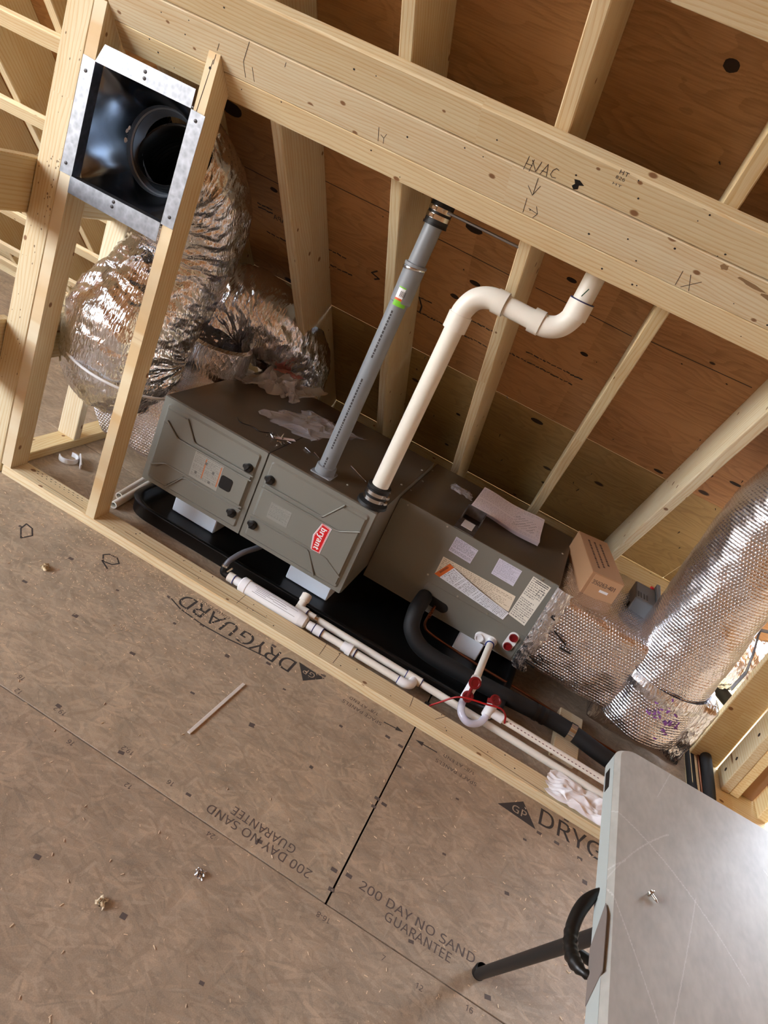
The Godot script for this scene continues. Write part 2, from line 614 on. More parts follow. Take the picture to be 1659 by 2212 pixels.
# ================================================================ the scene
func _ready() -> void:
	rng.seed = 12
	var cam := Camera3D.new()
	cam.name = "camera"
	cam.fov = rad_to_deg(2.0 * atan(1106.0 / 1551.32))
	cam.transform = Transform3D(Basis(V(0.8602, 0.3920, -0.3261), V(-0.4867, 0.8220, -0.2957), V(0.1521, 0.4131, 0.8979)).orthonormalized(), V(1.1792, 1.5527, 1.9896))
	cam.near = 0.02
	add_child(cam)
	cam.current = true
	var sky := Sky.new()
	var sm := ProceduralSkyMaterial.new()
	sm.sky_top_color = Color(0.86, 0.92, 1.0)
	sm.sky_horizon_color = Color(0.98, 0.975, 0.955)
	sm.ground_horizon_color = Color(0.62, 0.58, 0.52)
	sm.ground_bottom_color = Color(0.50, 0.45, 0.38)
	sm.sky_energy_multiplier = 1.0
	sm.ground_energy_multiplier = 1.0
	sky.sky_material = sm
	var env := Environment.new()
	env.background_mode = Environment.BG_SKY
	env.sky = sky
	env.background_energy_multiplier = 1.0
	env.tonemap_mode = Environment.TONE_MAPPER_LINEAR
	env.tonemap_exposure = 30.0
	env.sdfgi_enabled = true
	env.ssao_enabled = true
	env.ssil_enabled = true
	var we := WorldEnvironment.new()
	we.name = "daylight"
	we.environment = env
	add_child(we)
	make_materials()
	build_shell()
	build_framing()
	build_register()
	build_left_ducts()
	build_furnace()
	build_coil()
	build_right_ducts()
	build_vents()
	build_pan()
	build_drains()
	build_litter()
	build_table()


func build_shell() -> void:
	# floor: strand board panels, joints at z = 0.755 and x = 1.255
	var fl := struct("floor", "brown strand board subfloor with printed lettering and open joints")
	B("subfloor", V(-4.8, -0.06, -1.8), V(5.7, -0.019, 4.5), M.under, fl)
	var zs := [-1.75, -0.465, 0.755, 1.975, 3.195, 4.45]
	for r in 5:
		var x0 := 1.255 + (0.0 if r % 2 == 1 else 1.22) - 2.44 * 3
		for c in 5:
			var a := maxf(x0 + c * 2.44, -4.75)
			var b := minf(x0 + c * 2.44 + 2.44, 5.65)
			if b <= a: continue
			var m := MB.new()
			m.box(V(b - a - 0.005, 0.018, zs[r + 1] - zs[r] - 0.0036), Transform3D(Basis(), V((a + b) / 2, -0.009, (zs[r] + zs[r + 1]) / 2)), 0.0008, Vector2(rng.randf() * 1.22, rng.randf() * 1.22))
			obj("floor_panel", m, M.osb if (r + c) % 2 else M.osb2, fl)
	# lettering on the floor; r = reversed prints read towards -x
	var up := [V(1, 0, 0), V(0, 0, -1)]
	var dn := [V(-1, 0, 0), V(0, 0, 1)]
	var y := 0.0001
	letters("DRYGUARD", V(0.572, y, 0.068), dn[0], dn[1], 0.068, 0.46, M.ink, fl)
	letters("DRYGUARD", V(1.965, y, 0.052), up[0], up[1], 0.072, 0.47, M.ink, fl)
	letters("ENHANCED OSB", V(0.45, y, 0.024), dn[0], dn[1], 0.014, 0.13, M.inkdim, fl)
	letters("200 DAY NO SAND", V(1.035, y, 0.712), dn[0], dn[1], 0.026, 0.31, M.inkdim, fl)
	letters("GUARANTEE", V(1.03, y, 0.677), dn[0], dn[1], 0.026, 0.19, M.inkdim, fl)
	letters("200 DAY NO SAND", V(1.475, y, 0.652), up[0], up[1], 0.026, 0.33, M.inkdim, fl)
	letters("GUARANTEE", V(1.49, y, 0.688), up[0], up[1], 0.026, 0.185, M.inkdim, fl)
	letters("SPACE PANELS", V(1.078, y, 0.078), dn[0], dn[1], 0.016, 0.15, M.inkdim, fl)
	letters("1/8\" AT END", V(1.072, y, 0.046), dn[0], dn[1], 0.014, 0.11, M.inkdim, fl)
	letters("SPACE PANELS", V(1.435, y, 0.086), dn[0], dn[1], 0.016, 0.15, M.inkdim, fl)
	letters("1/8\" AT END", V(1.435, y, 0.045), dn[0], dn[1], 0.014, 0.115, M.inkdim, fl)
	for q in [[0.62, 0.705, "19.2", 1], [0.765, 0.715, "16", 1], [0.69, 0.79, "12", 1], [0.93, 0.775, "24", 1], [1.265, 0.79, "16-8", 1], [1.43, 0.79, "7", 0], [1.53, 0.80, "12", 0], [1.655, 0.775, "16", 0], [0.26, 0.70, "16", 1], [0.29, 0.74, "12", 1], [0.41, 0.72, "19.2", 1], [0.50, 0.78, "16", 1]]:
		letters(q[2], V(q[0], y, q[1]), dn[0] if q[3] else up[0], dn[1] if q[3] else up[1], 0.014, 0.0, M.inkdim, fl)
	# the maker's triangles, arrows, underline, nailing marks
	var ik := MB.new()
	var flat := func(px: float, pz: float) -> Vector3: return V(px, 0.0003, pz)
	var tri := func(pts: Array) -> void:
		var poly := PackedVector2Array()
		for p: Vector2 in pts: poly.append(Vector2(p.x, -p.y))
		ik.prism(poly, 0.0004, Transform3D(Basis(V(1, 0, 0), V(0, 0, -1), V(0, 1, 0)), V(0, 0.0001, 0)))
	tri.call([Vector2(0.805, 0.028), Vector2(0.91, 0.032), Vector2(0.857, 0.10)])
	tri.call([Vector2(1.591, 0.108), Vector2(1.726, 0.118), Vector2(1.669, 0.034)])
	strokes([[1.157, 0.062, 1.21, 0.056], [1.353, 0.052, 1.30, 0.054]], flat, V(0, 1, 0), 0.004, ik)
	tri.call([Vector2(1.228, 0.054), Vector2(1.20, 0.046), Vector2(1.20, 0.066)])
	tri.call([Vector2(1.274, 0.054), Vector2(1.302, 0.044), Vector2(1.302, 0.064)])
	strokes([[0.32, 0.098, 0.37, 0.118, 0.47, 0.128, 0.56, 0.122, 0.64, 0.108, 0.70, 0.098]], flat, V(0, 1, 0), 0.005, ik)
	strokes([[-0.20, 0.24, -0.24, 0.20, -0.25, 0.165, -0.22, 0.17, -0.19, 0.20, -0.20, 0.24], [0.04, 0.115, 0.02, 0.09, 0.03, 0.07, 0.06, 0.065, 0.085, 0.085, 0.075, 0.11, 0.04, 0.12, 0.08, 0.14]], flat, V(0, 1, 0), 0.005, ik)
	obj("ink_marks", ik, M.ink, fl).set_meta("kind", "stuff")
	letters("GP", V(0.857, 0.0004, 0.052), dn[0], dn[1], 0.026, 0.042, M.osb, fl)
	letters("GP", V(1.664, 0.0004, 0.086), up[0], up[1], 0.030, 0.05, M.osb, fl)
	var sq := MB.new()
	for gz in [0.195, 0.402, 0.715, 1.062, 1.39]:
		for gx in 14:
			var px: float = -0.46 + gx * 0.215 + (0.0 if gz < 0.9 else 0.05) + rng.randf_range(-0.01, 0.01)
			var s := rng.randf_range(0.010, 0.017)
			sq.box(V(s, 0.0004, s * rng.randf_range(0.5, 1.0)), Transform3D(Basis(V(0, 1, 0), rng.randf() * 0.3), V(px, 0.0002, gz + rng.randf_range(-0.012, 0.012))))
	for p: Vector2 in [Vector2(0.309, 0.098), Vector2(0.47, 0.13), Vector2(0.73, 0.118), Vector2(0.90, 0.02), Vector2(0.70, 0.025), Vector2(1.19, 0.115), Vector2(1.24, 0.12), Vector2(1.25, 0.37), Vector2(1.275, 0.375), Vector2(1.235, 0.66), Vector2(1.275, 0.65), Vector2(1.80, 0.12), Vector2(1.88, 0.125), Vector2(1.74, 0.124), Vector2(1.82, 0.0)]:
		sq.box(V(0.017, 0.0004, 0.011), Transform3D(Basis(), V(p.x, 0.0002, p.y)))
	obj("nailing_marks", sq, M.inkdim, fl).set_meta("kind", "stuff")

	# ceiling: roof sheathing on the rafters, 1.22 m rows; open above the dormer
	var ce := struct("ceiling", "brown plywood roof sheathing above the rafters")
	var us := [-2.165, -1.32, -0.10, 1.12, 2.55]
	var xs := [-4.7, -2.9, -0.402, 2.02, 2.43]
	for r in 4:
		var edges: Array = xs.duplicate()
		if r % 2 == 1:
			edges = [-4.7, -2.9, -0.402, 0.84, 2.43]
		for c in edges.size() - 1:
			panel(ce, edges[c], edges[c + 1], us[r], us[r + 1], M.plyleft_lit if edges[c + 1] < -0.3 else [M.ply2, M.ply, M.ply3, M.ply][r])
	panel(ce, 2.43, 4.6, 1.12, 2.55, M.ply3)
	panel(ce, 4.6, 5.6, -2.165, 2.55, M.ply)
	panel_prints(ce)
	# flat ceiling beyond the ridge
	var rk := rp(0, 2.55, -RD - 0.016)
	B("ceiling_board", V(-4.8, rk.y - 0.03, rk.z - 0.05), V(5.7, rk.y, 4.6), M.ply3, ce)
	# eaves: wall plate and blocking below the sheathing's lower edge, a narrow gap left open
	var eb := struct("wall_back", "low eaves wall behind the rafters")
	B("blocking", V(-4.7, -0.02, -1.80), V(2.43, 0.2915, -1.722), M.wood3, eb)
	B("blocking", V(4.6, -0.02, -1.80), V(5.6, 0.298, -1.722), M.wood3, eb)
	for q in [[-4.7, 2.43], [4.6, 5.6]]:
		var om := MB.new()
		om.box(V(q[1] - q[0], 0.26, 0.016), Transform3D(Basis(V(1, 0, 0), D, N), rp((q[0] + q[1]) / 2, -2.297, -RD - 0.008)), 0.0)
		obj("eaves_board", om, M.woodyellow, eb)
	# dormer on the right: window wall, flat lid, cheek
	B("dormer_wall", V(2.43, -0.02, -1.80), V(4.7, 0.38, -1.72), M.ply3, eb)
	B("dormer_wall", V(2.43, 0.38, -1.80), V(2.58, 2.5, -1.72), M.ply3, eb)
	B("dormer_wall", V(4.45, 0.38, -1.80), V(4.7, 2.5, -1.72), M.ply3, eb)
	B("dormer_wall", V(2.58, 2.22, -1.80), V(4.45, 2.5, -1.72), M.ply3, eb)
	B("dormer_lid", V(2.36, 2.42, -1.80), V(4.7, 2.47, 1.2), M.ply3, eb)
	var wr := struct("wall_right", "gable end beyond the dormer")
	B("gable", V(5.6, -0.02, -1.8), V(5.7, 3.6, 4.6), M.ply3, wr)
	var ck := MB.new()
	ck.prism(PackedVector2Array([Vector2(-1.8, 0.3), Vector2(0.75, 2.45), Vector2(-1.8, 2.45)]), 0.02, Transform3D(Basis(V(0, 0, 1), V(0, 1, 0), V(-1, 0, 0)), V(2.44, 0, 0)))
	obj("dormer_cheek", ck, M.ply3, wr)
	var ck2 := MB.new()
	ck2.prism(PackedVector2Array([Vector2(-1.8, 0.3), Vector2(0.75, 2.45), Vector2(-1.8, 2.45)]), 0.02, Transform3D(Basis(V(0, 0, 1), V(0, 1, 0), V(-1, 0, 0)), V(4.62, 0, 0)))
	obj("dormer_cheek", ck2, M.ply3, wr)
	# gable on the far left and the front wall behind the camera, with window openings
	var wl := struct("trim_1", "far gable end beyond the left space")
	wall_with_hole(wl, "gable", true, -4.8, -4.7, -1.8, 4.6, 3.7, 2.0, 4.35, 1.1, 3.3)
	var wf := struct("wall_front", "framed wall behind the camera with a window opening")
	wall_with_hole(wf, "wall_panel", false, 4.45, 4.55, -4.8, 0.4, 3.7, -4.65, -2.8, 1.1, 3.3)
	B("wall_panel", V(0.4, -0.02, 4.45), V(5.7, 3.7, 4.55), M.ply3, wf)


# a wall with one opening, framed; across_x: the wall stands across x, else across z
func wall_with_hole(parent: Node3D, called: String, across_x: bool, t0: float, t1: float, a: float, b: float, top: float, ha: float, hb: float, y0: float, y1: float) -> void:
	var put := func(p: float, q: float, ya: float, yb: float, g: float, n: String, mt: Material) -> void:
		if across_x: B(n, V(t0 - g, ya, p), V(t1 + g, yb, q), mt, parent)
		else: B(n, V(p, ya, t0 - g), V(q, yb, t1 + g), mt, parent)
	put.call(a, b, -0.02, y0, 0.0, called, M.ply3)
	put.call(a, b, y1, top, 0.0, called, M.ply3)
	put.call(a, ha, y0, y1, 0.0, called, M.ply3)
	put.call(hb, b, y0, y1, 0.0, called, M.ply3)
	for q in [[ha, ha + 0.05, y0, y1], [hb - 0.05, hb, y0, y1], [ha, hb, y0, y0 + 0.05], [ha, hb, y1 - 0.05, y1]]:
		put.call(q[0], q[1], q[2], q[3], 0.01, "window_frame", M.wood0)


func panel(parent: Node3D, xa: float, xb: float, ua: float, ub: float, mt: Material) -> void:
	var m := MB.new()
	var mid := rp((xa + xb) / 2, (ua + ub) / 2, -RD - 0.008)
	m.box(V(xb - xa - 0.003, ub - ua - 0.003, 0.016), Transform3D(Basis(V(1, 0, 0), D, N), mid), 0.0, Vector2(rng.randf() * 1.5, rng.randf() * 1.22))
	obj("sheathing_panel", m, mt, parent)


func panel_prints(ce: Node3D) -> void:
	var at := func(x: float, u: float) -> Vector3: return rp(x, u, -RD + 0.0004)
	var m := MB.new()
	var r := RandomNumberGenerator.new(); r.seed = 4
	for row in [[0.03, 0.11, -0.962], [0.44, 0.50, -0.972], [0.66, 0.78, -0.955], [0.93, 1.17, -0.972], [0.04, 0.145, -1.05], [0.455, 0.80, -1.062], [0.87, 1.13, -1.028], [-0.275, -0.17, -1.045], [-0.30, -0.24, -0.90], [-0.30, -0.24, -0.92]]:
		var x: float = row[0]
		while x < row[1]:
			var w := r.randf_range(0.006, 0.018)
			strokes([[x, row[2] + r.randf_range(-0.003, 0.003), x + w, row[2] + r.randf_range(-0.003, 0.003)]], at, N, r.randf_range(0.004, 0.008), m)
			x += w + r.randf_range(0.004, 0.009)
	strokes([[0.455, -0.975, 0.47, -1.02, 0.465, -1.06], [0.26, -0.945, 0.235, -0.97, 0.27, -0.985, 0.25, -1.0]], at, N, 0.007, m)
	# cracks in the veneer
	strokes([[0.0, -0.612, 0.14, -0.613, 0.30, -0.612, 0.41, -0.614], [0.46, -0.622, 0.62, -0.626, 0.83, -0.63], [0.88, -0.627, 1.05, -0.628, 1.24, -0.633], [1.30, -0.615, 1.65, -0.60], [-0.37, -0.737, -0.2, -0.74, -0.02, -0.742]], at, N, 0.003, m)
	obj("stamped_print", m, M.ink, ce).set_meta("kind", "stuff")
	letters("APA", rp(-0.20, -0.933, -RD + 0.0003), V(-1, 0, 0), D, 0.026, 0.06, M.ink, ce)
	var kn := MB.new()
	for p: Array in [[-0.208, -0.783, 0.017, 0.011], [0.618, -0.505, 0.032, 0.017], [0.665, -0.748, 0.022, 0.012], [0.598, -0.868, 0.018, 0.012], [0.982, -0.52, 0.019, 0.010], [1.119, 0.281, 0.018, 0.016], [1.129, -0.829, 0.016, 0.010], [0.735, -1.658, 0.012, 0.009], [0.718, -1.999, 0.012, 0.009], [1.87, -1.12, 0.026, 0.010], [1.084, -1.384, 0.03, 0.016], [-0.349, -0.494, 0.045, 0.03], [-0.363, -0.752, 0.026, 0.014], [1.62, -1.29, 0.022, 0.010], [0.43, -0.02, 0.02, 0.02], [0.80, -0.35, 0.016, 0.014]]:
		var poly := PackedVector2Array()
		for k in 14:
			var a := TAU * k / 14
			poly.append(Vector2(cos(a) * p[2] * r.randf_range(0.93, 1.05), sin(a) * p[3] * r.randf_range(0.93, 1.05)))
		kn.prism(poly, 0.0006, Transform3D(Basis(V(1, 0, 0), D, -N * -1.0), rp(p[0], p[1], -RD - 0.0001)))
	obj("knots", kn, M.knot, ce).set_meta("kind", "stuff")
	# nail points that came through
	var np := MB.new()
	for k in 70:
		var x := r.randf_range(-0.4, 2.2)
		var u := r.randf_range(-1.9, 0.9)
		var p := rp(x, u, -RD)
		np.tube([p, p + N * r.randf_range(0.004, 0.012) + V(r.randf_range(-1, 1), r.randf_range(-1, 1), 0) * 0.006], [0.0022, 0.0008], 6)
	obj("nail_points", np, M.nail, ce).set_meta("kind", "stuff")


func build_framing() -> void:
	# rafters, 16 inches apart
	var rl := {
		-9: "", -8: "", -7: "", -6: "", -5: "", -4: "",
		-3: "rafter in the left space, crossed by the strapping, farther from the double stud",
		-2: "rafter in the left space behind the strapping, nearest the double stud",
		-1: "rafter half hidden behind the upright foil flex duct",
		0: "broad-sided rafter left of the grey vent pipe, just behind the plastic bags",
		1: "rafter passing directly behind the grey vent pipe",
		2: "rafter passing behind the offset of the white vent pipe",
		3: "thin looking rafter ending behind the papers on the coil cabinet",
		4: "rafter at the right coming down behind the brown cardboard box"}
	for k in range(-9, 5):
		var x := -0.0028 + k * 0.4171
		var o := timber("rafter", rp(x + 0.019, -2.22, -RD / 2), rp(x + 0.019, 2.5, -RD / 2), N, RD, 0.038, M["wood%d" % (posmod(k, 4))])
		var lb: String = rl[k]
		var nth: Array[String] = ["fourth", "fifth", "sixth", "seventh", "eighth", "ninth"]
		tag(o, lb if lb else "rafter deep in the left space, %s left of the register's duct" % nth[clampi(-k - 4, 0, 5)], "rafter", "sloping roof rafters")
	# strapping boards across the rafters of the left space
	var su: Array[float] = [-0.31, -0.742, -1.16, -1.57, -1.985, -2.19]
	var sn: Array[String] = ["topmost row", "second row down", "third row down", "fourth row down", "second row up", "lowest row"]
	for si in 6:
		var u := su[si]
		var o := timber("strapping_board", rp(-4.6, u, 0.0105), rp(-0.665, u, 0.0105), N, 0.019, 0.07, M.wood2, null, 0.002)
		tag(o, "thin strapping board across the left space's rafters, %s" % sn[si], "board", "strapping boards of the left space")
	var so := timber("strapping_board", rp(0.6, 0.535, 0.0105), rp(2.4, 0.535, 0.0105), N, 0.019, 0.075, M.wood1, null, 0.002)
	tag(so, "strapping board across the top right corner above the long beam", "board")
	# the beam under the rafters: three boards laid flat against them
	var bd := [[-0.1769, -0.0895, M.wood2, "lowest board of the long sloping beam, its edge above the vent pipes", 3.0],
		[-0.0872, 0.0435, M.wood0, "middle, widest board of the long sloping beam, with the pencilled arrow", 3.0],
		[0.0460, 0.1563, M.wood1, "top board of the long sloping beam, with a black stamp near its edge", 3.0]]
	var boards: Array = []
	for q: Array in bd:
		var o := timber("beam_board", rp(-0.499, (q[0] + q[1]) / 2, 0.019), rp(2.32, (q[0] + q[1]) / 2, 0.019), N, 0.038, q[1] - q[0], q[2], null, 0.002 if q[1] < 0.1 else 0.005)
		tag(o, q[3], "board", "boards of the long sloping beam")
		boards.append(o)
	var on := func(x: float, u: float) -> Vector3: return rp(x, u, 0.0382)
	var pm := MB.new()
	strokes([[0.804, 0.084, 0.798, 0.043], [0.818, 0.081, 0.813, 0.044], [0.800, 0.062, 0.817, 0.063], [0.814, 0.078, 0.829, 0.052, 0.837, 0.084], [0.841, 0.050, 0.854, 0.086, 0.858, 0.052], [0.843, 0.062, 0.857, 0.063], [0.883, 0.083, 0.876, 0.085, 0.869, 0.076, 0.866, 0.063, 0.871, 0.057, 0.881, 0.059]], on, N, 0.0016, pm)
	obj("pencil_lettering", pm, M.pencil, boards[2])
	pm = MB.new()
	strokes([[0.840, 0.037, 0.839, -0.016], [0.821, 0.004, 0.838, -0.018, 0.851, 0.018], [0.827, -0.034, 0.827, -0.081], [0.857, -0.045, 0.865, -0.065, 0.856, -0.084], [0.864, -0.066, 0.839, -0.061], [1.254, -0.032, 1.256, -0.082], [1.275, -0.032, 1.292, -0.081], [1.306, -0.038, 1.270, -0.080], [0.390, -0.031, 0.389, -0.074], [0.397, -0.050, 0.406, -0.057, 0.405, -0.074], [0.414, -0.041, 0.406, -0.057], [-0.112, -0.005, -0.124, -0.029], [0.107, 0.032, 0.101, 0.017], [-0.006, 0.043, -0.037, -0.025, -0.038, -0.072], [-0.009, -0.030, -0.009, -0.072]], on, N, 0.0014, pm)
	obj("pencil_marks", pm, M.pencil, boards[1]).set_meta("kind", "stuff")
	var bl := MB.new()
	bl.prism(PackedVector2Array([Vector2(0.925, 0.079), Vector2(0.938, 0.082), Vector2(0.952, 0.073), Vector2(0.940, 0.068), Vector2(0.941, 0.057), Vector2(0.931, 0.051), Vector2(0.924, 0.059), Vector2(0.930, 0.068)]), 0.0006, Transform3D(Basis(V(1, 0, 0), D, N), O + N * 0.038))
	obj("ink_blot", bl, M.blot, boards[2])
	letters("HT", rp(1.027, 0.149, 0.0382), V(1, 0, 0), D, 0.011, 0.022, M.ink, boards[2])
	letters("826", rp(1.024, 0.133, 0.0382), V(1, 0, 0), D, 0.008, 0.022, M.ink, boards[2])
	letters("HT", rp(1.022, 0.114, 0.0382), V(1, 0, 0), D, 0.006, 0.022, M.inkdim, boards[2])
	var kn := MB.new()
	var r := RandomNumberGenerator.new(); r.seed = 19
	for k in 60:
		var u := r.randf_range(-0.16, 0.15)
		if absf(u + 0.0888) < 0.006 or absf(u - 0.0447) < 0.006: continue
		var s := r.randf_range(0.0012, 0.003)
		kn.lathe([Vector2(s, -0.0004), Vector2(s, 0.0008), Vector2(0, 0.0012)], along(rp(r.randf_range(-0.45, 2.1), u, 0.038), N), 8)
	obj("nail_heads", kn, M.nail, boards[1]).set_meta("kind", "stuff")
	var stn := MB.new()
	for q: Array in [[1.405, 0.018, 0.045, 0.007], [1.475, 0.004, 0.04, 0.011], [1.545, -0.012, 0.028, 0.012], [1.33, 0.032, 0.012, 0.010], [1.60, -0.02, 0.03, 0.008]]:
		var poly := PackedVector2Array()
		for k in 14:
			var a := TAU * k / 14
			poly.append(Vector2(q[0] + cos(a) * q[2] * r.randf_range(0.7, 1.1), q[1] + sin(a) * q[3] * r.randf_range(0.6, 1.1) - cos(a) * q[2] * 0.1))
		stn.prism(poly, 0.0004, Transform3D(Basis(V(1, 0, 0), D, N), O + N * 0.038))
	obj("bark_stain", stn, mat(Color(0.56, 0.45, 0.32), 0.8), boards[1]).set_meta("kind", "stuff")
	# bottom plate of the knee wall
	var pl := timber("bottom_plate", V(-0.535, 0.019, -0.0465), V(3.2, 0.019, -0.0465), V(0, 1, 0), 0.038, 0.093, M.wood2)
	tag(pl, "long bottom plate lying on the floor in front of the furnace", "plate")
	var st := MB.new()
	for k in 22:
		st.box(V(r.randf_range(0.004, 0.009), 0.0006, 0.0022), Transform3D(Basis(V(0, 1, 0), r.randf_range(-0.4, 0.4)), V(-0.44 + k * 0.0105, 0.0383, -0.076 + (k % 2) * 0.013)))
	obj("stamped_print", st, M.ink, pl)
	var cr := MB.new()
	strokes([[-0.4, -0.03, -0.18, -0.026], [0.0, -0.037, 0.3, -0.034, 0.62, -0.036], [0.5, -0.09, 0.503, -0.02], [0.845, -0.09, 0.85, -0.015], [0.905, -0.09, 0.905, -0.015], [1.2, -0.09, 1.205, -0.03], [1.33, -0.09, 1.30, -0.045], [1.45, -0.03, 1.62, -0.018, 1.72, -0.012]], func(x: float, z: float) -> Vector3: return V(x, 0.0382, z), V(0, 1, 0), 0.0014, cr)
	for k in 26:
		var s := r.randf_range(0.0014, 0.003)
		cr.lathe([Vector2(s, -0.0004), Vector2(s, 0.0006), Vector2(0, 0.0008)], Transform3D(Basis(), V(r.randf_range(-0.1, 1.7), 0.038, r.randf_range(-0.085, -0.02))), 8)
	obj("pencil_marks", cr, M.pencil, pl).set_meta("kind", "stuff")
	# studs, their tops cut to the slope under the beam
	stud_cut("stud", -0.1515, -0.1135, 0.0, M.wood2, "stud between the metal register and the grey furnace, split at its top", true)
	stud_cut("stud", -0.5425, -0.5005, 0.0, M.wood0, "stud at the left of the register, against the flat corner stud")
	var fs := timber("stud", V(-0.589, 0.0, -0.019), V(-0.589, 1.66, -0.019), V(1, 0, 0), 0.091, 0.038, M.wood1)
	var sm := MB.new()
	for k in 60:
		var hi := r.randf() < 0.45
		var yy: float = r.randfn(1.0, 0.11) if hi else r.randf_range(0.35, 1.5)
		var xx: float = r.randfn(-0.565, 0.014) if hi else r.randf_range(-0.63, -0.55)
		if xx < -0.632 or xx > -0.546: continue
		var s := r.randf_range(0.0007, 0.003)
		var poly := PackedVector2Array()
		for j in 8:
			var a := TAU * j / 8
			poly.append(Vector2(xx + cos(a) * s * r.randf_range(0.6, 1.1), yy + sin(a) * s * r.randf_range(0.9, 2.0)))
		sm.prism(poly, 0.0004, Transform3D(Basis(), V(0, 0, 0.0001)))
	obj("dark_stains", sm, mat(Color(0.53, 0.44, 0.34), 0.8), fs).set_meta("kind", "stuff")
	tag(fs, "flat corner stud at the far left, its wide face to the viewer", "stud", "studs")
	# left partition running back from the corner
	var pp := timber("bottom_plate", V(-0.595, 0.019, -0.10), V(-0.595, 0.019, -1.45), V(0, 1, 0), 0.038, 0.089, M.woodyellow)
	tag(pp, "short bottom plate running back from the left corner studs", "plate")
	var ps := timber("stud", V(-0.596, 0.038, -0.41), V(-0.596, 1.24, -0.41), V(1, 0, 0), 0.089, 0.038, M.wood0)
	tag(ps, "stud of the left partition behind the register, damaged near its foot", "stud", "studs")
	var ps2 := timber("stud", V(-0.596, 0.038, -0.815), V(-0.596, 0.85, -0.815), V(1, 0, 0), 0.089, 0.038, M.wood3)
	tag(ps2, "farthest stud of the left partition, low behind the foil plenum", "stud", "studs")
	tag(B("blocking", V(-0.642, 0.948, -0.39), V(-0.604, 1.119, -0.04), M.wood1, null, 0.003), "upper short block between the corner stud and the next partition stud", "block", "blocks")
	tag(B("blocking", V(-0.642, 0.413, -0.39), V(-0.604, 0.602, -0.04), M.wood3, null, 0.003), "lower short block between the corner stud and the next partition stud", "block", "blocks")
	tag(B("blocking", V(-0.676, 0.936, -0.03), V(-0.637, 1.109, 0.5), M.wood3, null, 0.003), "upper block left of the corner stud at the picture's edge", "block", "blocks")
	tag(B("blocking", V(-0.676, 0.36, -0.03), V(-0.637, 0.567, 0.5), M.wood1, null, 0.003), "lower block left of the corner stud at the picture's edge", "block", "blocks")
	# right partition towards the dormer
	tag(B("stud", V(2.272, 0.04, -0.768), V(2.39, 2.0, -0.73), M.woodyellow, null, 0.003), "yellow stud right of the ducts, wide face to the viewer, ink print at its foot", "stud", "studs")
	var rs := thing("corner_post", "three-ply corner post at the right edge behind the table", "post", V(2.39, 0.04, -0.6))
	B("ply", V(2.391, 0.04, -0.728), V(2.428, 2.0, -0.60), M.wood1, rs, 0.003)
	B("ply", V(2.4285, 0.04, -0.728), V(2.466, 2.0, -0.603), M.woodyellow, rs, 0.003)
	B("ply", V(2.4665, 0.04, -0.728), V(2.53, 2.0, -0.64), M.card, rs, 0.003)
	tag(B("stud", V(2.535, 0.04, -0.66), V(2.573, 2.0, -0.55), M.woodyellow, null, 0.003), "farthest right stud beyond the corner post, mostly hidden by the table", "stud", "studs")
	tag(B("bottom_plate", V(2.272, 0.0, -1.6), V(2.60, 0.039, -0.50), M.woodyellow, null, 0.003), "bottom plate under the right studs beside the black pipes", "plate")
	for q in [[-0.67, 0.09], [-0.66, 0.16], [-0.65, 0.30], [-0.69, 0.44]]:
		var kd := MB.new()
		kd.lathe([Vector2(0.008, -0.0003), Vector2(0.008, 0.0006), Vector2(0, 0.0008)], along(V(2.391, q[1], q[0]), V(-1, 0, 0)), 10)
		obj("knot", kd, M.knot, rs)


func stud_cut(called: String, xa: float, xb: float, z: float, mt: Material, label: String, split := false) -> void:
	var m := MB.new()
	var tp := 1.5935
	m.prism(PackedVector2Array([Vector2(0.0385, 0.003), Vector2(0.0385, 0.086), Vector2(1.5085, 0.089), Vector2(tp, 0.0)]), xb - xa, Transform3D(Basis(V(0, 1, 0), V(0, 0, -1), V(-1, 0, 0)), V(xb, 0, z)))
	var o := obj(called, m, mt)
	for k in m.t.size():
		m.t[k] += Vector2(rng.randf() * 0.0 + 0.31 * xa, 0.17 + xa)
	o.mesh = m.mesh()
	tag(o, label, "stud", "studs")
	if split:
		var cm := MB.new()
		strokes([[xa + 0.020, 1.575, xa + 0.018, 1.54, xa + 0.013, 1.47, xa + 0.010, 1.41], [xa + 0.024, 1.59, xa + 0.023, 1.565]], func(x: float, y: float) -> Vector3: return V(x, y, z + 0.0002), V(0, 0, 1), 0.0016, cm)
		obj("crack", cm, M.knot, o).set_meta("kind", "stuff")
		var kn := MB.new()
		kn.lathe([Vector2(0.004, -0.0003), Vector2(0.004, 0.0005), Vector2(0, 0.0007)], along(V(xa + 0.017, 1.553, z), V(0, 0, 1)), 10)
		obj("knot", kn, M.knot, o)


